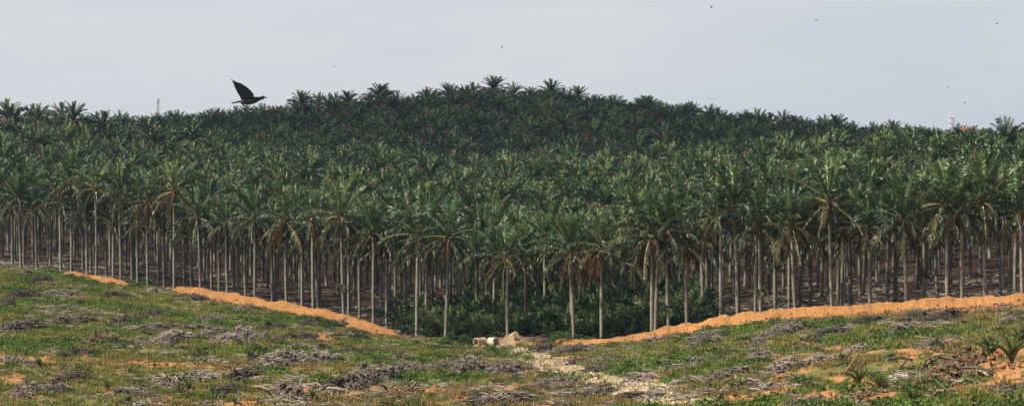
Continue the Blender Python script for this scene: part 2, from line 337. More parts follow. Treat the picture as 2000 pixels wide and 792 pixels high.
# measured palms: base px, base py, crown px, crown py, crown scale, skirt, fern py (or None), front-row flag, look
MEAS = [
 (24, 518, 22, 402, 1, 0, None, 0, ''), (41, 525, 36, 384, 1.05, 0, None, 1, 'broad-crowned'), (72, 525, 70, 402, .9, 0, None, 0, ''), (119, 532, 117, 392, .95, 0, None, 0, ''),
 (139, 537, 137, 353, 1.1, 2, None, 1, 'tall, brown-skirted'), (170, 541, 168, 410, .9, 0, None, 0, ''), (188, 545, 188, 368, 1.0, 0, 484, 1, 'fern-ringed'),
 (208, 539, 205, 410, .9, 0, None, 0, ''), (221, 547, 222, 437, .72, 1, None, 1, 'short drooping'), (236, 551, 235, 372, 1.05, 1, None, 1, 'tall dense-crowned'),
 (258, 547, 257, 415, .9, 0, None, 0, ''), (269, 549, 269, 440, .6, 3, 460, 1, 'fern-smothered, small-crowned'), (289, 553, 290, 392, 1.0, 3, None, 1, 'shaggy brown-collared'),
 (309, 553, 308, 430, .9, 0, None, 0, ''), (321, 562, 319, 420, .8, 0, None, 0, ''), (340, 566, 340, 369, 1.2, 1, 472, 1, 'very tall fern-banded'),
 (360, 562, 360, 425, .85, 0, None, 0, ''), (375, 569, 375, 455, .8, 0, None, 0, ''), (392, 572, 387, 424, 1.05, 0, None, 1, 'slim, slightly leaning'),
 (413, 572, 413, 445, .85, 0, None, 0, ''), (428, 578, 427, 455, .8, 1, None, 0, ''), (445, 581, 444, 434, .95, 0, None, 1, 'bright upright-leaved'), (465, 579, 465, 450, .85, 0, None, 0, ''),
 (480, 585, 479, 450, .85, 0, None, 0, ''), (498, 591, 496, 426, 1.15, 2, None, 1, 'wide drooping-leaved'), (532, 592, 532, 460, .85, 1, None, 0, ''), (536, 588, 537, 462, .8, 0, None, 0, ''),
 (560, 600, 559, 431, 1.05, 3, None, 1, 'brown-collared'), (590, 604, 590, 470, .85, 0, None, 0, ''), (612, 609, 610, 431, 1.0, 1, None, 1, 'plume-topped'), (621, 608, 624, 465, .85, 1, None, 0, ''),
 (672, 620, 665, 420, 1.15, 2, 560, 1, 'thick, leaning brown-trunked'), (681, 618, 681, 470, .85, 0, None, 0, ''), (703, 626, 703, 480, .85, 1, None, 0, ''),
 (730, 636, 729, 450, 1.1, 2, None, 1, 'fountain-crowned'), (755, 641, 756, 480, .85, 0, None, 0, ''), (792, 629, 792, 490, .85, 0, None, 0, ''),
 (814, 652, 817, 455, 1.15, 1, None, 1, 'yellow-petioled'), (870, 664, 877, 461, 1.15, 2, None, 1, 'pale-trunked, leaning'), (906, 628, 906, 500, .9, 1, None, 0, ''),
 (978, 612, 978, 500, .9, 1, None, 0, ''), (992, 654, 988, 503, 1.0, 2, None, 1, 'short orange-ribbed'), (1032, 620, 1032, 494, 1.0, 1, None, 0, ''),
 (1121, 666, 1114, 492, 1.0, 3, None, 1, 'heavy brown-skirted'), (1152, 636, 1152, 500, .9, 1, None, 0, ''), (1175, 671, 1175, 480, 1.0, 3, None, 1, 'very slender brown-skirted'),
 (1273, 652, 1273, 451, 1.3, 2, None, 1, 'widest-crowned'), (1280, 652, 1284, 460, .85, 0, None, 1, 'slim twin'), (1307, 650, 1302, 446, 1.05, 1, 603, 1, 'low fern-ringed'),
 (1342, 643, 1341, 480, .95, 1, None, 1, 'sparse-crowned'), (1374, 633, 1375, 470, .9, 1, 598, 0, ''), (1408, 635, 1407, 421, 1.15, 1, None, 1, 'tall straight'),
 (1441, 629, 1435, 400, 1.1, 1, None, 1, 'tall leaning'), (1475, 624, 1474, 460, .9, 0, None, 0, ''), (1486, 624, 1482, 436, 1.05, 0, 571, 1, 'fern-tufted yellow-ribbed'),
 (1514, 620, 1513, 470, .9, 1, 520, 0, ''), (1554, 620, 1547, 438, 1.1, 2, None, 1, 'leaning, arching-leaved'), (1583, 614, 1582, 460, .95, 1, None, 0, ''),
 (1625, 614, 1619, 392, 1.3, 1, None, 1, 'tallest, star-crowned'), (1661, 608, 1660, 440, .95, 1, None, 0, ''), (1700, 608, 1696, 445, .95, 1, None, 1, 'lower brown-ribbed'),
 (1733, 597, 1732, 440, .95, 0, None, 0, ''), (1771, 600, 1763, 424, 1.15, 1, None, 1, 'leaning, dark-crowned'), (1806, 596, 1804, 440, .95, 1, 537, 0, ''), (1831, 585, 1830, 430, .9, 0, None, 0, ''),
 (1850, 596, 1847, 398, 1.15, 1, None, 1, 'flat star-crowned'), (1879, 591, 1876, 420, 1.0, 0, None, 1, 'thick mottled-trunked'), (1925, 593, 1918, 392, 1.2, 1, None, 1, 'tall white-trunked'),
 (1954, 587, 1953, 415, .95, 0, None, 0, ''), (1982, 570, 1981, 430, .9, 1, None, 0, ''), (1997, 588, 1992, 415, 1.15, 1, None, 1, 'half cut off by the frame edge'),
]
ORD = ['', 'first', 'second', 'third', 'fourth', 'fifth', 'sixth', 'seventh', 'eighth', 'ninth', 'tenth', 'eleventh', 'twelfth', 'thirteenth', 'fourteenth', 'fifteenth', 'sixteenth', 'seventeenth', 'eighteenth', 'nineteenth', 'twentieth']
ORD += ['twenty-' + w for w in ORD[1:10]] + ['thirtieth'] + ['thirty-' + w for w in ORD[1:10]] + ['fortieth']
GROUP = 'oil palms of the plantation'
front = [m for m in MEAS if m[7]]; nfr = 0; used_lab = {}
FRP = []
for m in MEAS:
    bx, by, cx, cy, cs, sk, fy, fl, look = m
    de = float(dedge(bx))
    D = de if fl else float(np.clip(hit(bx, by, de - 1, de + 60)[1], de + 5, de + 40))
    p = at(bx, by, D); x, y = p[0], p[1]; z = h1(x, y)
    ztop = at(cx, cy, D)[2]; hh = float(np.clip(ztop - z, 6, 17.5)); lean = math.atan2((cx - bx) / F * D, hh)
    fz = None if fy is None else float(np.clip(at(bx, fy, D)[2] - z, 1, hh - 1))
    if fl:
        nfr += 1; FRP.append((x, look))
        lab = f'{look} oil palm, {ORD[nfr]} of the front row counted from the left' if 'frame' not in look else f'last front row palm, {look}'
    else:
        lab = f'oil palm of the shaded second row, standing just behind the {ORD[max(nfr,1)]} front palm'
        used_lab[lab] = used_lab.get(lab, 0) + 1
        if used_lab[lab] > 1: lab = f'oil palm of the shaded second row, {ORD[used_lab[lab]]} one past the {ORD[max(nfr,1)]} front palm'
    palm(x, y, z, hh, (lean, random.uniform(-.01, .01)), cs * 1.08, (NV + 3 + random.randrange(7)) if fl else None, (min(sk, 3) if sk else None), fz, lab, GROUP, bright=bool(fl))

# ---- emergent palms on the skylines: crown centre px/py, reach of the crown in px, distance, look
SKY = [(378, 240, 760, 1.1, 'lone tall oil palm breaking the skyline beside the lattice mast'), (590, 200, 1040, 1.1, 'round-headed oil palm standing clear on the hill just beyond the crow'),
 (680, 196, 1040, .95, 'ragged-topped oil palm on the hill between the crow and the summit'), (745, 190, 1045, 1.25, 'broad-headed oil palm spreading over the rising ridge of the hill'),
 (875, 180, 1045, .9, 'small-headed oil palm poking up shortly before the hill summit'), (965, 172, 1045, 1.15, 'highest oil palm on the very summit of the hill'),
 (1076, 177, 1045, 1.05, 'spiky-crowned oil palm just past the hill summit'), (1130, 185, 1045, .9, 'rounded oil palm crown where the summit starts to fall'),
 (1258, 208, 1045, 1.0, 'thin v-shaped oil palm crown above the falling hill ridge'), (1340, 222, 1045, .9, 'low oil palm tuft on the falling hill ridge'),
 (1455, 232, 1045, .9, 'bushy oil palm midway down the falling hill ridge'), (1636, 246, 1045, 1.1, 'star-shaped oil palm crown standing out low on the hill ridge'),
 (1745, 252, 1050, .9, 'blunt oil palm tuft on the low end of the ridge before the white mast'), (1550, 240, 1045, .8, 'narrow oil palm tuft on the ridge before the star-shaped crown'),
 (25, 228, 800, 1.1, 'dark tall oil palm on the near ridge at its upper left end'), (145, 225, 800, 1.05, 'tall oil palm on the near ridge with swept-up fronds'),
 (205, 240, 800, 1.0, 'oil palm on the near ridge short of the lattice mast'), (290, 250, 790, .9, 'ragged oil palm on the near ridge at the foot of the lattice mast')]
for px, py, D, cs, lab in SKY:
    p = at(px, py + (9 if D > 900 else 0), D); z = h1(p[0], p[1]); hh = float(np.clip(p[2] - z + (.8 if D > 900 else -1.2), 12, 19))
    palm(p[0], p[1], z, hh, (random.uniform(-.02, .02), 0), cs, NV + random.randrange(3), 0, None, lab, GROUP, False)

# ---- the planting grid behind
grid = []; sp = 8.9; pal = np.array(PALMS)
th = R(17); ca, sa = math.cos(th), math.sin(th)
for i in range(-130, 131):
    for j in range(-10, 200):
        gx = (i + .5 * (j % 2)) * sp; gy = j * sp * .866 + 340
        x = gx * ca - (gy - 700) * sa + rng.normal(0, .7); y = gx * sa + (gy - 700) * ca + 700 + rng.normal(0, .7)
        if y < 345 or y > 1190: continue
        px = 1000 + F * x / y
        if px < -230 or px > 2230: continue
        ins = y - float(dedge(px))
        if ins < 13: continue
        if ins < 70 and ((pal - [x, y]) ** 2).sum(1).min() < 30: continue
        grid.append((x, y, px, ins))
gz = H([g[0] for g in grid], [g[1] for g in grid])
order = sorted(range(len(grid)), key=lambda k: grid[k][3] + (200 if not -30 < grid[k][2] < 2030 else 0))
n_ind = 299 - len(PALMS); ind = set(order[:n_ind]); stuffP = []
frx = np.array([f[0] for f in FRP])
fpx = np.array([m[0] for m in front])
lab_pool = {}
for k in order:
    x, y, px, ins = grid[k]; z = gz[k]
    hh = rng.uniform(9.8, 13.2) if ins < 45 else rng.uniform(9.2, 15.2)
    if k in ind:
        fi = int(np.argmin(abs(fpx - px))); row = int(ins // 8) + 2
        side = 'behind' if abs(fpx[fi] - px) < 10 else ('before' if px < fpx[fi] else 'past')
        lab = f'shaded oil palm, {ORD[min(row,20)]} row of the stand, {side} the {ORD[fi+1]} front palm'
        palm(x, y, z, hh, (rng.normal(0, .012), rng.normal(0, .012)), rng.uniform(.9, 1.1), None, random.choice([0, 1, None, None, 2, None]), None, lab, GROUP)
    else:
        stuffP.append((x, y, z, hh, rng.uniform(.8, 1.16) * (1.0 if y < 700 else .95)))

# ------------------------------------------------------------------ scatter (stuff) through geometry nodes
def protos(colname, meshes):
    c = bpy.data.collections.new(colname)
    for i, me in enumerate(meshes):
        o = bpy.data.objects.new(f'kind_{i:02d}', me); c.objects.link(o)
    return c
def scatter(name, P, rot, scl, idx, col, label, cat):
    P = np.asarray(P, float); n = len(P); me = bpy.data.meshes.new(name); me.vertices.add(n); me.vertices.foreach_set('co', P.ravel())
    a = me.attributes.new('rot', 'FLOAT_VECTOR', 'POINT'); a.data.foreach_set('vector', np.asarray(rot, np.float32).ravel())
    a = me.attributes.new('scl', 'FLOAT_VECTOR', 'POINT'); a.data.foreach_set('vector', np.asarray(scl, np.float32).ravel())
    a = me.attributes.new('idx', 'INT', 'POINT'); a.data.foreach_set('value', np.asarray(idx, np.int32))
    o = link(name, me); tag(o, label, cat, kind='stuff')
    ng = bpy.data.node_groups.new(name, 'GeometryNodeTree')
    ng.interface.new_socket('Geometry', in_out='INPUT', socket_type='NodeSocketGeometry'); ng.interface.new_socket('Geometry', in_out='OUTPUT', socket_type='NodeSocketGeometry')
    gi = ng.nodes.new('NodeGroupInput'); go = ng.nodes.new('NodeGroupOutput'); ip = ng.nodes.new('GeometryNodeInstanceOnPoints'); ci = ng.nodes.new('GeometryNodeCollectionInfo')
    ci.inputs['Collection'].default_value = col; ci.inputs['Separate Children'].default_value = True; ci.inputs['Reset Children'].default_value = True
    def na(nm, t):
        q = ng.nodes.new('GeometryNodeInputNamedAttribute'); q.data_type = t; q.inputs[0].default_value = nm; return q.outputs[0]
    L = ng.links.new; m2p = ng.nodes.new('GeometryNodeMeshToPoints')
    L(gi.outputs[0], m2p.inputs[0]); L(m2p.outputs[0], ip.inputs['Points']); L(ci.outputs[0], ip.inputs['Instance']); ip.inputs['Pick Instance'].default_value = True
    L(na('idx', 'INT'), ip.inputs['Instance Index']); L(na('scl', 'FLOAT_VECTOR'), ip.inputs['Scale'])
    e2r = ng.nodes.new('FunctionNodeEulerToRotation'); L(na('rot', 'FLOAT_VECTOR'), e2r.inputs[0]); L(e2r.outputs[0], ip.inputs['Rotation']); L(ip.outputs[0], go.inputs[0])
    md = o.modifiers.new('scatter', 'NODES'); md.node_group = ng; return o
def whole_palm(i, h):
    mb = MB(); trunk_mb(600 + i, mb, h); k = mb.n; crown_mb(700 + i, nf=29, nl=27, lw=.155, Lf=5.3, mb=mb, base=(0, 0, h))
    me = mb.mesh('palm', [M_FROND, M_TRUNK])
    c = np.empty(len(me.polygons), np.int32); ls = np.empty(len(me.polygons), np.int32); me.polygons.foreach_get('loop_start', ls)
    li = np.empty(len(me.loops), np.int32); me.loops.foreach_get('vertex_index', li); c[:] = (li[ls] < k); me.polygons.foreach_set('material_index', c); return me
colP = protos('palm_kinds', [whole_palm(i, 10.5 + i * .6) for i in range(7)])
sp_ = np.array(stuffP); n = len(sp_)
scatter('palm_plantation', sp_[:, :3], np.stack([rng.normal(0, .02, n), rng.normal(0, .02, n), rng.uniform(0, 6.28, n)], 1), np.repeat(sp_[:, 4:5], 3, 1), rng.integers(0, 7, n), colP,
        'endless dark green canopy of oil palms covering the slopes and hill behind the front rows', 'palm plantation')

# ------------------------------------------------------------------ masks on the ground
def pline(pts): return [hit(px, py, 150, float(dedge(px)) + 2)[:2] for px, py in pts]
def dseg(X, Y, pl):
    d = np.full(np.shape(X), 1e9)
    for (a, b) in zip(pl[:-1], pl[1:]):
        ab = b - a; t = np.clip(((X - a[0]) * ab[0] + (Y - a[1]) * ab[1]) / (ab @ ab + 1e-9), 0, 1)
        d = np.minimum(d, np.hypot(X - a[0] - t * ab[0], Y - a[1] - t * ab[1]))
    return d
SANDL = [(WASHP[:5], 4.4, 1.), (WASHP[4:], 2.8, 1.), (pline([(925, 686), (960, 684), (1010, 678)]), 2.6, 1.), (pline([(665, 700), (700, 712), (745, 722)]), 1.5, .8), (pline([(590, 738), (660, 735), (705, 733)]), 1.2, .6)]
SOILB = [(1520, 760, 40, 20), (1700, 745, 44, 14), (1650, 752, 34, 15), (1845, 662, 22, 8), (1780, 692, 26, 15), (1945, 690, 58, 14), (1975, 742, 44, 35), (1935, 765, 50, 26), (1720, 772, 48, 18), (1865, 778, 18, 12), (1590, 778, 34, 12),
         (1580, 673, 70, 7), (1640, 684, 60, 8), (97, 692, 12, 9), (60, 705, 60, 7), (300, 712, 70, 6), (20, 738, 28, 10), (115, 737, 40, 8), (235, 766, 34, 9), (480, 790, 38, 10), (440, 730, 28, 8), (505, 742, 34, 6), (385, 718, 40, 5), (690, 772, 24, 8),
         (590, 762, 30, 7), (850, 760, 30, 6), (905, 780, 30, 7), (160, 690, 22, 7), (640, 655, 30, 7), (1800, 640, 60, 5), (1290, 700, 14, 5), (1120, 700, 24, 5), (0, 690, 20, 8), (330, 780, 40, 8), (1440, 780, 40, 9), (1530, 735, 18, 8), (1960, 715, 50, 20), (1690, 782, 50, 14), (1815, 690, 22, 14), (1870, 700, 40, 8), (1540, 785, 40, 10), (1880, 765, 30, 20)]
def masks(X, Y, Z):
    ins = inside(X, Y); sand = np.zeros(np.shape(X)); wob = (fbm(X / 2.2, Y / 2.2, 31) - .5)
    for pl, w, s in SANDL: sand = np.maximum(sand, s * sstep(w * 1.15, w * .55, dseg(X, Y, pl) + wob * w * 2.2))
    px, py = topx(X, Y, Z); soil = np.zeros(np.shape(X))
    for bx, by, rx, ry in SOILB:
        soil = np.maximum(soil, sstep(1.35, .6, np.hypot((px - bx) / rx, (py - by) / ry) + wob * 1.9))
    patch = sstep(.58, .68, fbm(X / 6, Y / 6, 41) + .07 * sstep(1480, 1750, px) * sstep(670, 730, py)) * .75 * sstep(350, 250, Y); soil = np.maximum(soil, patch)
    soil = np.maximum(soil, .9 * sstep(-13, -6, ins + wob * 6) * (((px > 345) & (px < 790)) | (px > 1070) & (ins > -10)) )
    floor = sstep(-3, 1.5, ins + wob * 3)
    g = fbm(X / 14, Y / 11, 51); left = sstep(-20, -60, X) * sstep(300, 380, Y)
    lush = np.clip(sstep(.585, .68, g + .11 * left + .05 * sstep(250, 190, Y)), 0, 1)
    return sand * (1 - floor), soil * (1 - floor), floor, lush

# ---- ground sheet
au = np.concatenate([np.linspace(-.9, -.22, 14)[:-1], np.linspace(-.22, .22, 760), np.linspace(.22, .9, 14)[1:]])
yr = [40, 80, 110, 130]
y_ = 145.
while y_ < 470: yr.append(y_); y_ += .26 + (y_ - 145) * .0009
while y_ < 1250: yr.append(y_); y_ += 2.5
while y_ < 6000: yr.append(y_); y_ *= 1.12
yr = np.array(yr); YY, AA = np.meshgrid(yr, au, indexing='ij'); XX = AA * YY
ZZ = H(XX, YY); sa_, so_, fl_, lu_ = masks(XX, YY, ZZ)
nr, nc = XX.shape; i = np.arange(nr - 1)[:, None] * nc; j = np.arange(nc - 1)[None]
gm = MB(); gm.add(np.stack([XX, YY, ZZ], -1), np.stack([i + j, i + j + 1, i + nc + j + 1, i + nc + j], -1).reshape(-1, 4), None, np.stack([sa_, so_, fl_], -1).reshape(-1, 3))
gm_, nt, out = newmat('cleared_ground'); L = nt.links.new
at_ = nd(nt, 'ShaderNodeAttribute', attribute_name='Col'); sep = nd(nt, 'ShaderNodeSeparateColor'); L(at_.outputs['Color'], sep.inputs[0])
geo = nd(nt, 'ShaderNodeNewGeometry'); pos = geo.outputs['Position']
n1 = noise(nt, pos, .12, 5); n2 = noise(nt, pos, .9, 6, .65); n3 = noise(nt, pos, 3.5, 4, .7)
grassc = mixc(nt, maprange(nt, n1, .42, .58), (.20, .18, .065), (.14, .155, .045))
grassc = mixc(nt, maprange(nt, n2, .5, .66), grassc, (.27, .19, .09))
grassc = mixc(nt, maprange(nt, n3, .52, .7), grassc, (.09, .095, .035))
n5 = noise(nt, pos, 8., 4, .8); grassc = mixc(nt, maprange(nt, n5, .44, .60), grassc, (.12, .11, .042)); soilc = mixc(nt, maprange(nt, n2, .35, .65), (.50, .235, .085), (.36, .20, .09)); soilc = mixc(nt, maprange(nt, n3, .55, .75), soilc, (.20, .12, .06))
sandc = mixc(nt, maprange(nt, n2, .35, .65), (.68, .53, .35), (.54, .41, .26)); sandc = mixc(nt, maprange(nt, n3, .62, .76), sandc, (.24, .2, .12))
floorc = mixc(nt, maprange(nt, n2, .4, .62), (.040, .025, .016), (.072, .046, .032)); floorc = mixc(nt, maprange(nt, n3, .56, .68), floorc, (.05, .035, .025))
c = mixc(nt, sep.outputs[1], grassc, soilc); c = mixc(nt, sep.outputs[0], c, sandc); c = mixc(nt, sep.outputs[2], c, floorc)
p = nd(nt, 'ShaderNodeBsdfPrincipled'); L(c, p.inputs['Base Color']); p.inputs['Roughness'].default_value = .95; p.inputs['Specular IOR Level'].default_value = .1
bm = nd(nt, 'ShaderNodeBump'); bm.inputs['Strength'].default_value = .8; bm.inputs['Distance'].default_value = .25; L(n3, bm.inputs['Height']); L(bm.outputs[0], p.inputs['Normal']); L(p.outputs[0], out.inputs[0])
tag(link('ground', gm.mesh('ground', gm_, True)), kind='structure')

# ---- orange earth bank along the plantation edge
m_bank, nt, out = newmat('orange_earth'); L = nt.links.new
geo = nd(nt, 'ShaderNodeNewGeometry'); n2 = noise(nt, geo.outputs['Position'], .7, 6, .65); n3 = noise(nt, geo.outputs['Position'], 3.2, 5, .75)
at_ = nd(nt, 'ShaderNodeAttribute', attribute_name='Col')
c = mixc(nt, maprange(nt, n2, .35, .65), (.58, .27, .092), (.44, .225, .09)); c = mixc(nt, maprange(nt, n3, .54, .72), c, (.26, .14, .065)); c = mixc(nt, 1., c, at_.outputs['Color'], 'MULTIPLY')
p = nd(nt, 'ShaderNodeBsdfPrincipled'); L(c, p.inputs['Base Color']); p.inputs['Roughness'].default_value = .95; p.inputs['Specular IOR Level'].default_value = .1
bm = nd(nt, 'ShaderNodeBump'); bm.inputs['Strength'].default_value = 1.; bm.inputs['Distance'].default_value = .5; L(n3, bm.inputs['Height']); L(bm.outputs[0], p.inputs['Normal']); L(p.outputs[0], out.inputs[0])
def bank(px0, px1, hfun, wfun):
    pxs = np.arange(px0, px1, 1.3); n = len(pxs); D = dedge(pxs) - 1.2 + 1.2 * (fbm(pxs / 14, pxs * 0, 67) - .5)
    X = (pxs - 1000) / F * D; nc = 22; u = np.linspace(0, 1, nc); mb = MB()
    hh = (np.array([hfun(a) for a in pxs]) * (.72 + .56 * fbm(pxs / 22, pxs * 0, 68)))[:, None]; ww = np.array([wfun(a) for a in pxs])[:, None]
    endf = np.minimum(sstep(px0, px0 + 25, pxs), sstep(px1, px1 - 25, pxs))[:, None]
    off = u[None] * ww * (1 + .25 * (fbm(X / 3, D * 0, 61)[:, None] - .5))
    Xg = X[:, None] + 0 * u[None]; Yg = D[:, None] + 1.5 - off
    prof = np.where(u < .22, sstep(0, .22, u), 1 - sstep(.22, 1, u) ** .8)[None]
    rough = fbm(Xg / 2.5, Yg / .9, 62) * .4 + fbm((Xg + Yg * .8) / .7, Yg / 2, 63) * .65 + .28 + (.5 * (fbm(Xg / .8, Yg / 1.2, 66) - .5) if px0 < 1000 else 0)
    rough = .85 + (rough - .85) * sstep(.12, .55, u)[None]
    Z = H(Xg, Yg) + hh * endf * prof * rough - .06 - .12 * (prof < .02)
    i = np.arange(n - 1)[:, None] * nc; j = np.arange(nc - 1)[None]
    br = np.clip(.78 + .5 * fbm(Xg / 3, Yg / 3, 64) + .3 * (fbm((Xg + Yg * .8) / .6, Yg / 3, 65) - .5), 0, 2) * (1 if px0 > 1000 else .85)
    mb.add(np.stack([Xg, Yg, Z], -1), np.stack([i + j, i + nc + j, i + nc + j + 1, i + j + 1], -1).reshape(-1, 4), None, np.repeat(br.reshape(-1, 1), 3, 1))
    tag(link('earth_bank', mb.mesh('earth_bank', m_bank, True)), kind='structure')
bank(112, 262, lambda p: 1.0 + .4 * (p - 112) / 136, lambda p: 8)
bank(326, 792, lambda p: float(np.interp(p, [340, 450, 600, 700, 790], [1.2, 1.7, 1.7, 1.6, .7])), lambda p: float(np.interp(p, [340, 600, 700, 790], [7, 10, 15, 10])))
bank(1068, 2260, lambda p: float(np.interp(p, [1068, 1200, 1300, 1500, 1650, 2000], [.9, 1.1, 1.5, 1.8, 1.7, 1.5])), lambda p: float(np.interp(p, [1068, 1200, 1500, 2000], [5, 7, 6.5, 5.5])))

# ------------------------------------------------------------------ ground vegetation (stuff)
def tuft_mb(seed, n, h, spread, c0, c1, w=.035, lean=.7):
    r = np.random.default_rng(seed); mb = MB()
    for i in range(n):
        a = r.uniform(0, 6.28); b = r.uniform(0, 6.28); rr = spread * math.sqrt(r.random()); p = np.array([math.cos(b) * rr, math.sin(b) * rr, -.04])
        d = np.array([math.cos(a), math.sin(a), 0]); s = np.array([-math.sin(a + r.normal(0, .8)), math.cos(a), 0]) * w; H_ = h * r.uniform(.5, 1.2); l = lean * r.uniform(.2, 1)
        m = p + d * l * H_ * .35 + UP * H_ * .6; t = p + d * l * H_ + UP * H_ * (.95 - .3 * l)
        c = np.array(c0) + (np.array(c1) - np.array(c0)) * r.random()
        mb.add([p - s, p + s, m - s * .8, m + s * .8, t], [(0, 1, 3, 2)], [(2, 3, 4)], c * r.uniform(.7, 1.25))
    return mb
def clump_mb(seed, n, rad, hgt, c0, c1, leaf=.13):
    r = np.random.default_rng(seed); mb = MB(); P = []
    for i in range(n):
        v = r.normal(0, 1, 3); v /= np.linalg.norm(v); v[2] = abs(v[2]); rr = r.uniform(.55, 1) ** .6
        bump = .75 + .5 * float(vnoise(v[0] * 2.3 + 9, v[1] * 2.3 + v[2] * 3, seed))
        p = v * [rad, rad, hgt] * rr * bump
        R3 = rot3(*r.uniform(-1.1, 1.1, 2), r.uniform(0, 6.28)); s = leaf * r.uniform(.6, 1.4)
        q = np.array([(-.5, 0, 0), (0, -.32, .06), (.6, 0, -.05), (0, .32, .06)]) * s @ R3.T
        c = np.array(c0) + (np.array(c1) - np.array(c0)) * r.random()
        mb.add(q + p, [(0, 1, 2, 3)], None, c * r.uniform(.7, 1.3))
    return mb
G1 = ((.17, .17, .048), (.26, .24, .068)); G2 = ((.20, .14, .055), (.34, .23, .10)); G3 = ((.095, .155, .032), (.17, .255, .052)); G4 = ((.045, .07, .02), (.08, .11, .03))
tg = [tuft_mb(i, 30, .42, .45, *G1) for i in range(4)]; td = [tuft_mb(10 + i, 30, .40, .5, *G2, w=.03) for i in range(4)]
cl = [clump_mb(20 + i, 90, .6, .38, *G3) for i in range(4)]; cd = [clump_mb(30 + i, 100, .7, .55, *G4, leaf=.15) for i in range(3)]
colG = protos('ground_plants', [m.mesh('plant', M_GRASS) for m in tg + td + cl + cd])
N = 120000
Yc = np.sqrt(rng.uniform(148 ** 2, 560 ** 2, N)); ux = rng.uniform(-.2, .2, N); Xc = ux * Yc
ins = inside(Xc, Yc); Zc = H(Xc, Yc); sa_, so_, fl_, lu_ = masks(Xc, Yc, Zc)
rr = rng.random(N); keep = (ins < -1.5 + rng.normal(0, 1, N)) & (rr > sa_ * .97) & (rr > so_ * .97)
pxc = pxof(Xc, Yc); onbank = (((pxc > 338) & (pxc < 792) & (ins > -9)) | ((pxc > 1068) & (ins > -7)) | ((pxc > 112) & (pxc < 248) & (ins > -5))); keep &= ~(onbank & (rng.random(N) < .97))
dn = fbm(Xc / 5, Yc / 5, 71); keep &= rng.random(N) < .34 + .6 * sstep(.38, .6, dn) + lu_ * .35
typ = rng.random(N); kind = np.where(lu_ > typ, np.where(rng.random(N) < .72, 8 + rng.integers(0, 4, N), rng.integers(0, 4, N)), np.where(fbm(Xc / 18, Yc / 18, 72) + rng.normal(0, .09, N) > .52, 4 + rng.integers(0, 4, N), rng.integers(0, 4, N)))
kind = np.where((rng.random(N) < .035 + .12 * lu_) , 12 + rng.integers(0, 3, N), kind)
Pc = np.stack([Xc, Yc, Zc], 1)[keep]; n = len(Pc); kk = kind[keep]; sc = rng.uniform(.6, 1.5, n) * (1 + .35 * lu_[keep])
def pick(sel, name, label, cat):
    m = sel; k = m.sum(); scatter(name, Pc[m], np.stack([np.zeros(k), np.zeros(k), rng.uniform(0, 6.28, k)], 1), np.stack([sc[m], sc[m], sc[m] * rng.uniform(.7, 1.2, k)], 1), kk[m], colG, label, cat)
pick(kk < 4, 'grass', 'short green grass spreading over the cleared ground', 'grass')
pick((kk >= 4) & (kk < 8), 'dry_grass', 'straw-coloured dry grass patches on the cleared ground', 'dry grass')
pick(kk >= 8, 'ground_cover', 'low green creeper smothering the cleared slope in patches', 'creeper')

# ---- litter of sticks and frond scraps
def stickset(seed, n, spread, lmax):
    r = np.random.default_rng(seed); mb = MB()
    for i in range(n):
        a = r.uniform(0, 6.28); l = lmax * r.uniform(.3, 1); p = np.array([*r.normal(0, spread, 2), r.uniform(.02, .2)]); d = np.array([math.cos(a), math.sin(a), r.normal(0, .12)]) * l / 2
        mb.tube([p - d, p + UP * r.uniform(0, .08), p + d], [.035, .04, .015], 3, np.array([.27, .235, .20]) * r.uniform(.5, 1.35), False)
    return mb
colL = protos('litter_kinds', [stickset(50 + i, 12 + 3 * i, .6, 1.5).mesh('sticks', M_STICK) for i in range(4)])
N = 6000; Yl = np.sqrt(rng.uniform(150 ** 2, 640 ** 2, N)); Xl = rng.uniform(-.2, .2, N) * Yl; il = inside(Xl, Yl); kp = (il < -2) & (fbm(Xl / 7, Yl / 4, 81) > .47) | (il > 0) & (il < 90) & (fbm(Xl / 12, Yl / 3.5, 82) > .46)
Xl = Xl[kp]; Yl = Yl[kp]; n = len(Xl)
scatter('wood_litter', np.stack([Xl, Yl, H(Xl, Yl)], 1), np.stack([np.zeros(n), np.zeros(n), rng.uniform(0, 6.28, n)], 1), np.repeat(rng.uniform(.6, 1.6, (n, 1)), 3, 1), rng.integers(0, 4, n), colL,
        'grey scraps of dead fronds and sticks strewn over the ground', 'wood litter')

def clods(seed, c):
    r = np.random.default_rng(seed); mb = MB()
    for i in range(9): mb.box((*r.normal(0, .6, 2), .02), np.array([.2, .17, .12]) * r.uniform(.4, 1.4), rot3(*r.uniform(-.6, .6, 2), r.uniform(0, 6)), np.array(c) * r.uniform(.55, 1.2), r.uniform(.5, .9), .14)
    return mb.mesh('clods', M_CHUNK)
colR = protos('rubble_kinds', [clods(70, (.62, .48, .32)), clods(71, (.45, .35, .23)), clods(72, (.38, .185, .075)), clods(73, (.24, .14, .08))])
RP = []; RI = []
for a, b in zip(WASHP[:-1], WASHP[1:]):
    for k in range(int(np.hypot(*(b - a)) * 7)): t_ = rng.random(); q_ = a + (b - a) * t_ + rng.normal(0, 1.1, 2) * [1, 1.5]; RP.append(q_); RI.append(rng.integers(0, 2))
for k in range(2600):
    px = rng.uniform(345, 790) if rng.random() < .45 else rng.uniform(1070, 2020); D = float(dedge(px)) - rng.uniform(2, 11 if px < 800 else 7); RP.append(np.array([(px - 1000) / F * D, D])); RI.append(2 + rng.integers(0, 2))
for bx, by, rx, ry in SOILB:
    for k in range(int(rx * .45)): q_ = hit(bx + rng.normal(0, rx * .5), min(by + rng.normal(0, ry * .4), 800)); RP.append(q_[:2]); RI.append(2 + rng.integers(0, 2))
RP = np.array(RP); n = len(RP)
RZ = H(RP[:, 0], RP[:, 1])
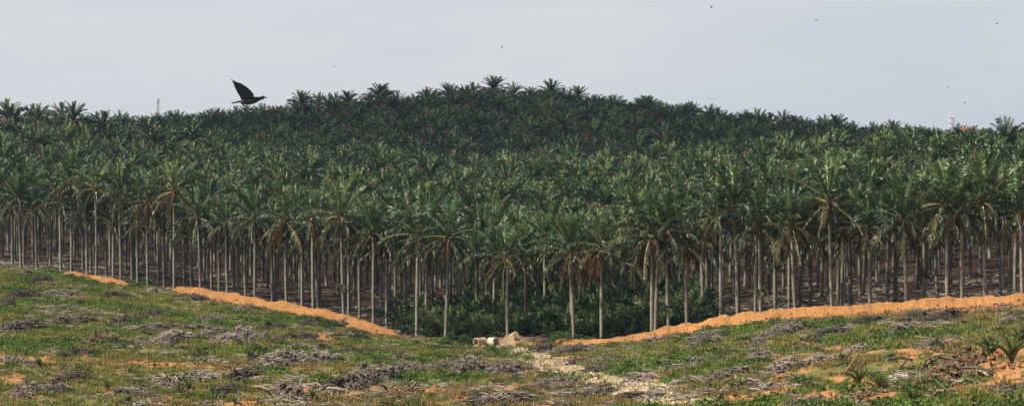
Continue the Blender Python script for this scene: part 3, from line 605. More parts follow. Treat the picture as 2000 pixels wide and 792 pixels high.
scatter('rubble', np.stack([RP[:, 0], RP[:, 1], RZ], 1), np.stack([rng.normal(0, .2, n), rng.normal(0, .2, n), rng.uniform(0, 6.28, n)], 1), np.repeat(rng.uniform(.35, 1.2, (n, 1)) ** 1.3, 3, 1), RI, colR, 'loose earth clods and stones on the sandy wash and orange soil', 'rubble')

# ------------------------------------------------------------------ undergrowth in the valley
wild = [crown_mb(900 + i, nf=17, nl=18, lw=.15, Lf=3.6 + .3 * i, dim=.62).mesh('wild_palm', M_SHRUB) for i in range(3)]
bush_me = [clump_mb(910 + i, 1100, 1.7, 2.2, (.02, .036, .012), (.042, .07, .02), leaf=.3).mesh('bush_clump', M_SHRUB) for i in range(3)]
colU = protos('undergrowth_kinds', bush_me + wild)
P_ = []
for t in range(1500):
    px = rng.uniform(775, 1370); ins_ = rng.exponential(24) + 3.0; de = float(dedge(px)); y = de + ins_; x = (px - 1000) / F * y
    wgt = sstep(770, 860, px) * sstep(1385, 1290, px) * (1 if px > 960 else .55 + .2 * (px > 900)); 
    if px < 930 and ins_ > 28: continue
    if rng.random() < wgt * .8 and ins_ < 95: P_.append((x, y))
P_ = np.array(P_); n = len(P_); ki = np.where(rng.random(n) < .75, 3 + rng.integers(0, 3, n), rng.integers(0, 3, n)); s = rng.uniform(.6, 1.5, n) * np.clip(.65 + (P_[:, 1] - dedge(pxof(P_[:, 0], P_[:, 1]))) / 45, .6, 1.35)
scatter('undergrowth', np.stack([P_[:, 0], P_[:, 1], H(P_[:, 0], P_[:, 1]) + .1], 1), np.stack([rng.normal(0, .1, n), rng.normal(0, .1, n), rng.uniform(0, 6.28, n)], 1), np.repeat(s[:, None], 3, 1), ki, colU,
        'dark tangled undergrowth filling the valley floor under the palms', 'undergrowth')

# individual wild palms and bushes along the valley edge
def wildpalm(px, py, s, label, tint=0):
    p = hit(px, py, 150, float(dedge(px)) + 25); root = empty('wild_palm', (p[0], p[1], p[2] - .05)); link('crown', wild[random.randrange(3)], root, (0, 0, .2), random.uniform(0, 6), s)
    tag(root, label, 'wild palm', 'self-sown palms at the valley edge')
for a in [(845, 655, .6, 'low self-sown palm between the two leaning valley palms'), (905, 662, .72, 'self-sown palm with light fronds just before the concrete pipes'), (925, 655, .8, 'taller self-sown palm in the shade behind the pipes'),
          (1018, 660, .7, 'self-sown palm beside the brush heap near the pipes'), (1045, 655, .85, 'leafy self-sown palm in the dark valley mouth'), (1075, 662, .6, 'small self-sown palm where the dark gap opens'),
          (1190, 660, .9, 'tall self-sown palm beside the very slender front palm'), (1330, 636, .95, 'self-sown palm arching out beside the sparse-crowned front palm'), (1300, 640, .7, 'self-sown palm below the low fern-ringed palm')]: wildpalm(*a)
def bush(px, py, s, c0, c1, label, n=1500, rad=1.5, hgt=1.7, seed=0):
    p = hit(px, py, 150, float(dedge(px)) + 20); root = empty('bush', (p[0], p[1], p[2] - .1)); r = np.random.default_rng(seed + 3)
    link('foliage', clump_mb(seed + int(px), n, rad * s, hgt * s, c0, c1, .2).mesh('foliage', M_SHRUB), root)
    mb = MB()
    for i in range(6):
        a = r.uniform(0, 6.28); mb.tube([(0, 0, -.1), (math.cos(a) * .3 * s, math.sin(a) * .3 * s, .7 * s), (math.cos(a) * .8 * s, math.sin(a) * .8 * s, 1.3 * s)], [.06, .04, .02], 5, (.12, .09, .06))
    link('stem', mb.mesh('stem', M_TRUNK), root); tag(root, label, 'bush', 'bushes along the plantation edge')
LG = ((.06, .11, .025), (.11, .18, .04)); DG = ((.03, .055, .02), (.06, .095, .03))
for a in [(1098, 672, 1.25, *LG, 'light green rounded bush beside the heavy brown-skirted palm', 1800, 2.0, 1.7), (1130, 672, .9, *DG, 'dark bush at the foot of the heavy brown-skirted palm'), (1150, 674, .8, *LG, 'small bush between the two brown-skirted valley palms'),
          (1205, 668, 1.0, *DG, 'dark bush just past the very slender palm'), (1165, 660, 1.3, *LG, 'tall bright bush behind the very slender palm', 1800, 1.5, 2.2), (1008, 672, .6, *LG, 'low bush touching the brush heap near the pipes'),
          (885, 668, .9, *DG, 'grey-green bush beside the pale leaning palm'), (868, 676, .7, *LG, 'small bush on the grass in front of the pale leaning palm'), (910, 674, .8, *DG, 'bushy shrub standing next to the pipes'),
          (800, 648, 1.1, *DG, 'dark bush where the earth bank ends before the yellow-petioled palm'), (835, 654, 1.0, *DG, 'dense bush right behind the grassy rise past the yellow-petioled palm'), (955, 660, 1.0, *DG, 'dark bush directly behind the pipes'),
          (640, 640, 1.1, *DG, 'dark green rounded bush spilling onto the earth bank', 1700, 2.2, 1.3), (700, 662, .9, *DG, 'low bush on the grass below the fountain-crowned palm', 1300, 2.2, .9), (660, 658, .8, *DG, 'flat bush near the rounded bush on the bank', 1200, 2.4, .8),
          (275, 553, .9, *LG, 'bright bush between the two lengths of earth bank', 1500, 2.6, 1.1)]:
    bush(*a, seed=int(a[0]) * 3)

# light green broadleaf trees among the palms
def broadleaf(px, ptop, D, rad, label, seed):
    r = np.random.default_rng(seed); x = (px - 1000) / F * D; z = h1(x, D); top = at(px, ptop, D)[2] - z; root = empty('broadleaf_tree', (x, D, z))
    tm = MB(); tm.tube([(0, 0, -.3), (.2, .1, top * .35), (.1, 0, top * .65)], [.32, .24, .16], 8, (.2, .16, .12)); cm = MB()
    for i in range(46):
        a = r.uniform(0, 6.28); q = math.sqrt(r.random()) * rad; hz = top * (.95 - .28 * (q / rad) ** 2) - r.uniform(0, 1) * 2.6
        c = np.array([math.cos(a) * q, math.sin(a) * q * .8, hz])
        if i < 16: tm.tube([(.15, 0, top * .55), c * [.5, .5, 1] + [0, 0, -1.2], c], [.11, .06, .02], 5, (.2, .16, .12))
        k = 150; v = r.normal(0, 1, (k, 3)) * [1.05, 1.05, .42]; cc = np.array([.10, .17, .03]) * r.uniform(.7, 1.25)
        for w in v:
            R3 = rot3(*r.uniform(-.9, .9, 2), r.uniform(0, 6.28)); s = r.uniform(.16, .34)
            cm.add(np.array([(-.5, 0, 0), (0, -.35, .05), (.6, 0, -.05), (0, .35, .05)]) * s @ R3.T + c + w, [(0, 1, 2, 3)], None, cc * r.uniform(.7, 1.3))
    link('trunk', tm.mesh('trunk', M_TRUNK, True), root); link('crown', cm.mesh('crown', M_SHRUB), root); tag(root, label, 'tree', 'broadleaf trees among the palms')
broadleaf(1050, 416, 438, 4.6, 'light green broadleaf tree rising behind the short valley palms', 1)
broadleaf(948, 436, 442, 3.2, 'smaller yellow-green broadleaf tree before the orange-ribbed palm', 2)
broadleaf(1118, 428, 446, 2.8, 'narrow broadleaf tree behind the heavy brown-skirted palm', 3)

# ------------------------------------------------------------------ piles of felled palm debris
TONE = {'g': ((.19, .16, .13), (.085, .064, .048)), 'p': ((.29, .245, .20), (.13, .10, .075)), 'd': ((.10, .08, .064), (.035, .027, .02)), 'b': ((.20, .14, .085), (.10, .06, .035))}
def pile(x1, y1, x2, y2, th, tone, label, kind='m', seed=0):
    r = np.random.default_rng(seed); a = hit(x1, y1, 150, float(dedge(x1)) - 1.0); b = hit(x2, y2, 150, float(dedge(x2)) - 1.0)
    cx = (a[:2] + b[:2]) / 2; d = b[:2] - a[:2]; Ln = np.linalg.norm(d) + .5
    if Ln > 30: d = d / Ln * 30; Ln = 30
    ax = d / (np.linalg.norm(d) + 1e-6); ay = np.array([-ax[1], ax[0]]); z0 = h1(*cx); mpp = cx[1] / F
    hgt = max(.25, th * mpp * .85); wid = max(.9, min(4.5, hgt * 1.9 + .5)); root = empty('debris_pile', (cx[0], cx[1], z0))
    cs, cc = TONE[tone]; cs = np.array(cs); cc = np.array(cc); st = MB(); ck = MB()
    ph = r.uniform(0, 50)
    def topz(u, v):   # height of the heap over the ground
        m = np.clip(1 - u ** 2, 0, 1) ** .6 * np.clip(1 - v ** 2, 0, 1); return hgt * m * (.45 + .95 * vnoise(np.asarray(u) * Ln / 2.4 + ph, np.asarray(v) * 1.5 + ph, 5))
    # core of matted fibre
    nu = max(8, int(Ln / .35)); nv = 9; U, V = np.meshgrid(np.linspace(-1, 1, nu), np.linspace(-1, 1, nv), indexing='ij')
    X = cx[0] + ax[0] * U * Ln / 2 + ay[0] * V * wid / 2; Y = cx[1] + ax[1] * U * Ln / 2 + ay[1] * V * wid / 2
    Z = H(X, Y) + topz(U, V) * .62 + (fbm(X / .5, Y / .5, 9) - .5) * .3 * np.clip(1 - np.maximum(abs(U), abs(V)) ** 4, 0, 1) - .1 * (np.maximum(abs(U), abs(V)) > .95)
    i = np.arange(nu - 1)[:, None] * nv; j = np.arange(nv - 1)[None]
    st.add(np.stack([X - cx[0], Y - cx[1], Z - z0], -1), np.stack([i + j, i + nv + j, i + nv + j + 1, i + j + 1], -1).reshape(-1, 4), None, (cs * .3 + cc * .4)[None] * (.6 + .8 * vnoise(X * 2.2, Y * 2.2, 8)).reshape(-1, 1))
    Zc = H(X, Y) + topz(U, V) * .5 - .06
    ck.add(np.stack([X - cx[0], Y - cx[1], Zc - z0], -1), np.stack([i + j, i + nv + j, i + nv + j + 1, i + j + 1], -1).reshape(-1, 4), None, cc)
    ns = int(np.clip(Ln * wid * 15, 40, 600)); ang0 = math.atan2(ax[1], ax[0])
    u = r.uniform(-1, 1, ns); v = r.uniform(-.95, .95, ns); sx = cx[0] + ax[0] * u * Ln / 2 + ay[0] * v * wid / 2; sy = cx[1] + ax[1] * u * Ln / 2 + ay[1] * v * wid / 2; sz = H(sx, sy) + topz(u, v) * r.uniform(.6, 1.15, ns)
    fan = kind == 'f'
    for k in range(ns):
        aa = (r.normal(0, .5) + ang0) if not fan else r.uniform(0, 6.28); l = r.uniform(.5, 2.6) if not fan else r.uniform(1.2, 2.8); l = min(l, Ln * .7)
        p = np.array([sx[k], sy[k], sz[k]]) - [cx[0], cx[1], z0]; dv = np.array([math.cos(aa), math.sin(aa), r.normal(.03, .2)]) * l / 2; w = r.uniform(.022, .06)
        dv[2] = np.clip(dv[2], -.25, .5); st.tube([p - dv, p + [0, 0, .05 + r.uniform(0, .1)], p + dv - [0, 0, .1 * l * r.random()]], [w, w, w * .5], 3, cs * r.uniform(.5, 1.7), False)
        if fan: pass
    nc_ = int(np.clip(Ln * wid * (2.6 if kind != 'f' else 1.2), 12, 130)); u = r.uniform(-.95, .95, nc_); v = r.uniform(-.9, .9, nc_)
    sx = cx[0] + ax[0] * u * Ln / 2 + ay[0] * v * wid / 2; sy = cx[1] + ax[1] * u * Ln / 2 + ay[1] * v * wid / 2; sz = H(sx, sy) + topz(u, v) * r.uniform(.5, 1.0, nc_)
    for k in range(nc_):
        s = np.array([r.uniform(.3, .95), r.uniform(.16, .36), r.uniform(.12, .3)]) * (1.0 if kind != 'l' else 1.4)
        ck.box((sx[k] - cx[0], sy[k] - cx[1], sz[k] - z0), s, rot3(r.normal(0, .5), r.normal(0, .45), ang0 + r.normal(0, .7)), cc * r.uniform(.45, 1.9) + cs * .15 * r.random(), r.uniform(.5, 1), .12)
    if kind == 'l' and th > 30:                             # upturned root plates
        for k in range(26):
            a_ = r.uniform(0, 6.28); p = np.array([r.normal(0, Ln * .2), r.normal(0, wid * .22), hgt * r.uniform(.3, .9)]); dv = np.array([math.cos(a_), math.sin(a_), r.uniform(-.1, 1.4)]) * r.uniform(.4, 1.0)
            ck.tube([p - dv * .4, p + rng.normal(0, .1, 3), p + dv], [.12, .09, .03], 6, cc * r.uniform(.5, 2.6))
    if kind == 'l':
        for k in range(5):
            aa = ang0 + r.normal(0, .6); l = r.uniform(1.8, 3.4); p = np.array([r.normal(0, Ln * .15), r.normal(0, wid * .2), hgt * .6 + .15 * k]); dv = np.array([math.cos(aa), math.sin(aa), r.normal(0, .12)]) * l / 2
            ck.tube([p - dv, p + [0, 0, .12], p + dv], [.09, .11, .06], 7, np.array([.26, .21, .16]) * r.uniform(.6, 1.15))
    link('trunk_chunks', ck.mesh('trunk_chunks', M_CHUNK), root); link('dry_fronds', st.mesh('dry_fronds', M_STICK), root)
    return tag(root, label, 'debris pile', 'heaps of felled palm debris')
PILES = [
 (36, 540, 60, 534, 12, 'g', 'small grey stump heap close under the second front palm'), (60, 554, 100, 550, 12, 'd', 'dark heap on the green rise below the second and third front palms'),
 (22, 584, 72, 579, 18, 'd', 'round dark heap on the upper green slope at the left edge'), (0, 600, 26, 600, 16, 'd', 'dark heap cut by the left frame edge on the green slope'), (88, 578, 156, 574, 12, 'g', 'grey heap half hidden in creeper below the third front palm'),
 (48, 606, 154, 606, 14, 'g', 'long low grey windrow across the upper left slope'), (160, 608, 218, 615, 10, 'g', 'grey scraps trailing off the end of the long upper windrow'), (0, 648, 88, 642, 26, 'g', 'large grey frond heap running off the left frame edge'),
 (88, 640, 200, 628, 16, 'g', 'long tapering grey heap beside the large left-edge heap'), (208, 580, 252, 578, 12, 'd', 'dark heap in the creeper below the short drooping palm'), (208, 634, 264, 630, 14, 'd', 'dark heap at mid slope past the long tapering heap'),
 (268, 620, 356, 614, 14, 'd', 'dark jagged windrow at mid slope below the fern-banded palm'), (272, 646, 420, 640, 16, 'g', 'very long low grey windrow crossing the middle of the left slope'), (166, 680, 246, 672, 26, 'b', 'dome of light brown fronds alone on the open grass'),
 (120, 698, 196, 690, 16, 'd', 'dark chunks lying beside the light brown dome'), (300, 676, 390, 664, 22, 'p', 'pale spiky frond heap shaped like a small tent'), (232, 676, 288, 670, 12, 'g', 'low grey heap between brown dome and tent-shaped heap'),
 (4, 702, 62, 716, 12, 'g', 'grey heap sloping down at the left edge above the orange patches'), (30, 778, 118, 756, 24, 'g', 'large grey stick heap in the lower left corner'), (100, 756, 172, 746, 20, 'd', 'blackish heap of trunk chunks beside the corner stick heap'),
 (306, 740, 350, 768, 18, 'g', 'steeply tilted log-like heap near the lower edge', 'l'), (236, 768, 308, 780, 18, 'd', 'dark chunky heap just before the tilted log heap'), (374, 732, 412, 742, 14, 'p', 'small bleached frond fan on bare ground', 'f'),
 (358, 588, 402, 584, 12, 'g', 'grey heap directly below the start of the long earth bank'), (288, 572, 316, 569, 9, 'p', 'tiny pale heap next to the bright bush'), (460, 608, 504, 603, 12, 'g', 'grey heap touching the earth bank below the wide drooping palm'),
 (392, 632, 442, 626, 16, 'g', 'grey heap in creeper under the bright upright-leaved palm'), (398, 660, 448, 652, 16, 'g', 'grey heap joining the spiky heap on mid slope'), (424, 672, 500, 658, 24, 'p', 'big spiky grey heap with sticks poking out below the bank'),
 (476, 672, 540, 662, 14, 'g', 'flat grey tail running on from the big spiky heap'), (550, 664, 606, 654, 18, 'd', 'dark humped heap at mid slope under the plume-topped palm'), (566, 682, 638, 676, 14, 'g', 'low grey heap below the dark humped heap'),
 (650, 692, 704, 688, 10, 'd', 'short dark heap right above the tan track'), (696, 694, 762, 686, 14, 'd', 'dark heap of chunks past the top of the tan track'), (505, 718, 666, 700, 26, 'p', 'longest pale feathery windrow right of the small flying bird'),
 (498, 716, 532, 706, 14, 'b', 'brown chunk heap at the start of the pale feathery windrow'), (754, 712, 812, 704, 14, 'g', 'grey heap at the far end of the tan track'), (456, 744, 498, 732, 16, 'd', 'compact dark heap below the pale feathery windrow', 'l'),
 (632, 760, 694, 748, 18, 'd', 'brown-black chunk heap beside the big double heap'), (676, 762, 770, 736, 36, 'g', 'big grey heap, first half of the double mound near the lower edge'), (738, 744, 812, 722, 30, 'g', 'big grey heap, second half of the double mound near the lower edge'),
 (548, 756, 582, 784, 18, 'g', 'bundle of grey logs tilted down near the lower edge', 'l'), (420, 772, 458, 760, 14, 'd', 'small dark spidery heap near the lower edge'), (552, 754, 608, 746, 10, 'p', 'pale flat fronds above the tilted log bundle'),
 (604, 756, 648, 770, 10, 'p', 'bleached log pieces beside the brown-black chunk heap', 'l'), (778, 778, 806, 764, 20, 'b', 'broken stump heap past the double mound', 'l'), (584, 638, 632, 630, 12, 'd', 'dark heap on the round bush by the earth bank'),
 (518, 644, 556, 638, 12, 'd', 'dark heap among creeper under the brown-collared palm'), (684, 656, 714, 650, 10, 'd', 'small dark heap on the low bush below the bank'), (661, 640, 678, 632, 12, 'b', 'small brown stump standing on the earth bank', 'l'),
 (838, 720, 928, 712, 16, 'g', 'grey windrow below the pale leaning palm'), (876, 732, 994, 722, 20, 'g', 'long grey windrow in the middle of the valley slope'), (950, 736, 1034, 722, 20, 'g', 'pale-topped heap at the end of the long valley windrow'),
 (1056, 756, 1116, 744, 20, 'g', 'grey heap on the near side of the sandy wash'), (940, 786, 1052, 780, 18, 'g', 'wide grey heap touching the lower frame edge'), (1040, 690, 1086, 680, 14, 'd', 'dark heap beside the top of the sandy wash'),
 (1084, 690, 1148, 680, 14, 'g', 'grey heap at the thin start of the valley bank'), (798, 732, 836, 728, 10, 'd', 'low dark heap between double mound and valley windrow'), (922, 786, 950, 776, 12, 'd', 'small black heap beside the wide bottom heap'),
 (900, 712, 956, 704, 12, 'g', 'thin grey heap on the grass below the pipes'), (798, 782, 816, 774, 7, 'p', 'little bleached stick heap near the broken stump'), (1258, 672, 1312, 664, 12, 'g', 'flat grey heap against the bank below the widest-crowned palm'),
 (1326, 690, 1412, 652, 22, 'g', 'long flat grey frond heap running up to the earth bank'), (1352, 664, 1420, 650, 14, 'g', 'upper grey heap touching the bank below the tall straight palm'), (1312, 730, 1390, 706, 14, 'g', 'grey windrow climbing the middle slope'),
 (1378, 712, 1440, 694, 12, 'd', 'dark middle piece of the climbing windrow'), (1412, 692, 1452, 688, 8, 'g', 'thin tail end of the climbing windrow'), (1108, 712, 1152, 706, 12, 'd', 'small dark heap across the wash from the valley windrow'),
 (1140, 712, 1196, 704, 12, 'g', 'grey heap with a pale top beside the wash'), (1156, 730, 1182, 716, 12, 'd', 'little black heap with white sticks by the wash', 'f'), (1228, 748, 1274, 738, 14, 'p', 'pale spiky heap on the lower edge of the wash', 'f'),
 (1118, 776, 1196, 762, 18, 'g', 'grey heap just below the sandy wash'), (1216, 784, 1262, 776, 14, 'd', 'dark heap near the lower edge past the wash'), (1262, 784, 1306, 774, 12, 'p', 'pale flat heap near the lower edge past the wash'),
 (1318, 752, 1366, 742, 12, 'g', 'brownish scraps below the climbing windrow'), (1380, 746, 1466, 722, 12, 'g', 'flat smooth grey heap on the lower slope'), (1476, 676, 1522, 654, 14, 'g', 'sloping tail of the high rounded heap'),
 (1508, 662, 1556, 644, 26, 'g', 'high rounded heap right under the leaning arching palm'), (1440, 722, 1552, 690, 18, 'g', 'long thick windrow below the high rounded heap'), (1490, 736, 1628, 698, 20, 'p', 'long pale windrow running parallel below the thick one'),
 (1586, 668, 1656, 648, 18, 'd', 'dark windrow just below the bank under the star-crowned palm'), (1656, 640, 1716, 628, 20, 'd', 'dark heap leaning on the bank under the lower brown-ribbed palm'), (1664, 688, 1720, 678, 14, 'p', 'small pale heap with a black stump beside it'),
 (1460, 744, 1500, 760, 8, 'p', 'bleached bent poles lying over green creeper', 'l'), (1548, 792, 1596, 784, 14, 'g', 'grey heap on orange soil at the lower edge'), (1636, 790, 1694, 776, 20, 'b', 'brown heap at the lower edge near the young palms'),
 (1806, 630, 1876, 614, 20, 'd', 'dark slab-like heap against the bank under the flat star-crowned palm'), (1762, 628, 1812, 618, 14, 'd', 'small dark heap on the bank under the leaning dark palm'), (1728, 662, 1792, 636, 16, 'g', 'knobbly grey windrow below the right-hand bank'),
 (1938, 642, 2004, 620, 18, 'g', 'grey heap running off the right frame edge'), (1802, 678, 1850, 668, 12, 'g', 'grey logs beside the bright orange mound'), (1818, 752, 1900, 706, 40, 'b', 'largest heap of brown upturned roots and logs', 'l'),
 (1744, 762, 1812, 738, 22, 'p', 'fan of bleached fronds beside the root heap', 'f'), (1870, 740, 1930, 728, 18, 'b', 'brown logs trailing away from the root heap', 'l'), (1812, 788, 1862, 768, 16, 'b', 'brown chunks below the root heap'), (1890, 654, 1922, 650, 8, 'g', 'thin grey scraps above the upper young palms'),
 (1950, 760, 1990, 770, 14, 'd', 'dark chunks on the orange slope in the lower right corner'),
]
for k, a in enumerate(PILES): pile(*a[:7], kind=a[7] if len(a) > 7 else 'm', seed=1000 + k)

# ------------------------------------------------------------------ young palms planted in the clearing
YC = (np.array([.10, .15, .045]), np.array([.15, .20, .06]))
def young_me(seed, L, n):
    global rng
    keep = rng; rng = np.random.default_rng(seed); mb = MB()
    for i in range(n):
        t = i / n; frond(mb, i * 2.4 + rng.normal(0, .2), 86 - 36 * t + rng.normal(0, 4), 30 + 45 * t, L * rng.uniform(.75, 1.1), YC[0] + (YC[1] - YC[0]) * rng.random(), (.12, .13, .05), 22, .035 * L ** .5,   .17 * L, .25, rng.normal(0, .4), (0, 0, .05), p0=.22)
    rng = keep; return mb.mesh('leaves', M_SHRUB)
YM = [young_me(1200 + i, 1.0, 9 + i) for i in range(4)]
st_ = MB(); st_.tube([(0, 0, -.2), (0, 0, .12), (0, 0, .25)], [.1, .09, .05], 7, (.14, .10, .06)); ST = st_.mesh('stem', M_TRUNK)
for px, py, hpx, lab in [(1933, 697, 50, 'tall young palm on the orange patch, nearer the root heap of the top two'), (1975, 708, 62, 'biggest young palm, spreading at the frame edge above the orange slope'), (1992, 672, 40, 'young palm cut by the frame edge above the biggest one'),
      (1676, 752, 44, 'young palm on orange soil, first of the lower trio'), (1716, 766, 50, 'pale young palm on orange soil, middle of the lower trio'), (1782, 786, 34, 'young palm at the lower frame edge below the bleached fan'), (1644, 704, 20, 'small young palm on the open grass below the dark windrow'),
      (1405, 782, 28, 'young palm in bright creeper at the lower edge'), (1168, 742, 18, 'thin young palm standing in the sandy wash'), (1120, 736, 18, 'little young palm at the edge of the wash'), (210, 762, 34, 'young palm just past the blackish chunk heap'),
      (60, 760, 30, 'young palm above the corner stick heap'), (368, 762, 32, 'young palm beside the steeply tilted log heap'), (610, 778, 30, 'young palm below the bleached log pieces'), (458, 790, 22, 'bright young palm at the lower edge below the spidery heap'),
      (76, 716, 26, 'young palm between orange patches near the left edge'), (250, 788, 26, 'young palm at the lower edge below the dark chunky heap'), (690, 690, 20, 'young palm next to the short dark heap above the track'), (480, 756, 24, 'young palm below the compact dark heap'), (1740, 705, 22, 'small young palm in creeper above the trio'),
      (1585, 748, 22, 'young palm beside the orange patches below the pale windrow'), (340, 724, 16, 'tiny young palm on the open grass near the bleached fan')]:
    p = hit(px, py); s = hpx * p[1] / F * (.92 if px > 1600 else .75); root = empty('young_palm', p); link('leaves', YM[random.randrange(4)], root, rz=random.uniform(0, 6), scale=s); link('stem', ST, root, scale=max(.3, s * .6)); tag(root, lab, 'young palm', 'young palms replanted in the clearing')

# ------------------------------------------------------------------ concrete pipes and brush heap
def pipe(px, py, D, ln, rad, yaw, label, col):
    x = (px - 1000) / F * D; z = h1(x, D); o = MB(); n = 32; t = .12
    prof = [(-ln / 2, rad), (-ln / 2 + .16, rad), (-ln / 2 + .18, rad - .03), (ln / 2 - .2, rad - .03), (ln / 2 - .18, rad + .03), (ln / 2, rad + .03), (ln / 2, rad - t), (-ln / 2, rad - t), (-ln / 2, rad)]
    a = np.arange(n) / n * 6.28318; V = np.array([(u, r_ * math.cos(b), r_ * math.sin(b)) for u, r_ in prof for b in a]); q = [(k * n + j, k * n + (j + 1) % n, (k + 1) * n + (j + 1) % n, (k + 1) * n + j) for k in range(len(prof) - 1) for j in range(n)]
    o.add(V, [tuple(reversed(w)) for w in q], None, col); ob = link('concrete_pipe', o.mesh('concrete_pipe', M_PLAIN), None, (x, D, z + rad + .08), yaw); tag(ob, label, 'pipe', 'short concrete drainage pipes')
pipe(937, 672, 394, 1.45, .6, R(42), 'tan concrete pipe lying with its open end turned away from the heap', (.42, .31, .20))
pipe(963, 673, 394, 1.15, .6, R(-48), 'paler concrete pipe with its open end facing the brush heap', (.58, .49, .37))
x, y, z = hit(1006, 672, 150, 402); hp = MB(); U, V = np.meshgrid(np.linspace(-1, 1, 50), np.linspace(-1, 1, 26), indexing='ij'); X = x + U * 3.4; Y = y + 1 + V * 2.6
Zh = H(X, Y) + 1.5 * np.clip(1 - abs(U), 0, 1) ** .9 * np.clip(1 - V ** 2, 0, 1) * (.3 + 1.2 * fbm(X / .8, Y / .8, 5)) - .1 * (np.maximum(abs(U), abs(V)) > .96)
i = np.arange(49)[:, None] * 26; j = np.arange(25)[None]; hp.add(np.stack([X - x, Y - y, Zh - z], -1), np.stack([i + j, i + 26 + j, i + 27 + j, i + j + 1], -1).reshape(-1, 4), None, np.array([.34, .22, .13])[None] * (.35 + 1.2 * fbm(X * 1.6, Y * 1.6, 6)).reshape(-1, 1))
root = empty('spoil_heap', (x, y, z)); link('soil', hp.mesh('soil', M_PLAIN, True), root); tw = MB()
for k in range(90):
    a = rng.uniform(-.6, .6) + (0 if rng.random() < .5 else math.pi); p = np.array([rng.uniform(-3.6, 3.6), rng.uniform(-.8, 1.8), rng.uniform(.3, 1.0)]); dv = np.array([math.cos(a), math.sin(a) * .6, rng.uniform(-.1, .5)]) * rng.uniform(.5, 1.3)
    tw.tube([p - dv, p, p + dv], [.03, .03, .012], 3, np.array([.3, .2, .14]) * rng.uniform(.6, 1.3), False)
link('twigs', tw.mesh('twigs', M_STICK), root); tag(root, 'tan spoil heap stuck with dead twigs beside the concrete pipes', 'spoil heap')

# ------------------------------------------------------------------ birds
def bird_mesh(wing_up, sweep, spread=1.0, seed=0):
    mb = MB(); xs = [-.15, -.12, -.07, 0, .07, .12, .155, .19, .205, .222]; rz_ = [.022, .034, .048, .056, .05, .036, .026, .029, .024, .01]; zc = [-.004, -.004, 0, 0, .004, .012, .02, .028, .028, .024]
    n = 14; a = np.arange(n) / n * 6.283
    V = np.array([(x_, r_ * .9 * math.cos(b), zz + r_ * math.sin(b)) for x_, r_, zz in zip(xs, rz_, zc) for b in a]); q = [(k * n + j, k * n + (j + 1) % n, (k + 1) * n + (j + 1) % n, (k + 1) * n + j) for k in range(len(xs) - 1) for j in range(n)]
    k9 = (len(xs) - 1) * n; mb.add(V, q, [(0, j + 1, j) for j in range(1, n - 1)][0:] + [(k9, k9 + j, k9 + j + 1) for j in range(1, n - 1)], (.012, .012, .014))
    for f in range(7):                                     # tail feathers
        a_ = (f - 3) * .06; d = np.array([-math.cos(a_), math.sin(a_), -.06]); s = np.array([math.sin(a_), math.cos(a_), 0]) * .013; p = np.array([-.12, 0, -.002 + .001 * f]); e = p + d * (.165 - abs(f - 3) * .006)
        mb.add([p - s, p + s, e + s, e - s, p - s + UP * .022, p + s + UP * .022, e + s + UP * .016, e - s + UP * .016], [(0, 1, 2, 3), (4, 7, 6, 5), (0, 4, 5, 1), (1, 5, 6, 2), (2, 6, 7, 3), (3, 7, 4, 0)], None, (.012, .012, .014))
    for sg in (-1, 1):                                     # wings, arm then hand, with finger feathers
        up1 = R(wing_up); c1 = np.array([0, sg * math.cos(up1), math.sin(up1)]); up2 = R(wing_up + 8); c2 = np.array([0, sg * math.cos(up2), math.sin(up2)])
        root_ = np.array([.065, sg * .03, .03]); wr = root_ + c1 * .14 * spread + np.array([-.055 * sweep, 0, 0]); tp = wr + c2 * .13 * spread + np.array([-.17 * sweep, 0, 0])
        ch = np.array([-1., 0, 0]); lead = [root_, (root_ + wr) / 2 + [.018, 0, 0], wr, (wr + tp) / 2 + [.012, 0, 0], tp]; cw = [.20, .21, .20, .16, .10]
        nrm = np.cross(ch, c1) * .004; vv = []
        for l_, w_ in zip(lead, cw): vv += [l_ + nrm, l_ + ch * w_ - c2 * .0 + nrm * .4, l_ - nrm, l_ + ch * w_ - nrm * .4]
        q = []
        for k in range(4): b = k * 4; q += [(b, b + 1, b + 5, b + 4), (b + 2, b + 6, b + 7, b + 3), (b, b + 4, b + 6, b + 2), (b + 1, b + 3, b + 7, b + 5)]
        mb.add(vv, q, None, (.012, .012, .014))
        for f in range(6):                                 # primaries
            p = wr + (tp - wr) * (.45 + f * .1) + ch * .03; hd = (tp - wr) / np.linalg.norm(tp - wr); d = hd * (.35 + .12 * f) + ch * (.8 - .12 * f); d /= np.linalg.norm(d); s = np.cross(d, nrm / .004) * .009; e = p + d * (.085 + .008 * f); th_ = nrm * .4
            mb.add([p - s + th_, p + s + th_, e + s * .5 + th_, e - s * .5 + th_, p - s - th_, p + s - th_, e + s * .5 - th_, e - s * .5 - th_], [(0, 1, 2, 3), (4, 7, 6, 5), (0, 4, 5, 1), (1, 5, 6, 2), (2, 6, 7, 3), (3, 7, 4, 0)], None, (.012, .012, .014))
    return mb
def beak(mb=None):
    mb = MB(); mb.tube([(.218, 0, .024), (.235, 0, .023), (.262, 0, .014)], [.011, .009, .002], 6, (.01, .01, .01)); return mb
b1 = bird_mesh(64, .82, .98); p = at(489, 197, 47)
o = link('crow', b1.mesh('crow', M_BIRD, False), None, p, (R(-6), R(-7), R(4)), 1.07); link('beak', beak().mesh('beak', M_BIRD), o)
tag(o, 'black crow flying with raised wings in front of the sky above the palms', 'bird')
b2 = bird_mesh(25, .6, .8); p = at(497, 696, 75); o = link('small_bird', b2.mesh('small_bird', M_BIRD), None, p, (R(25), R(-20), R(25)), .72); link('beak', beak().mesh('beak', M_BIRD), o)
tag(o, 'small dark bird flying low over the cleared slope before the pale feathery windrow', 'bird')
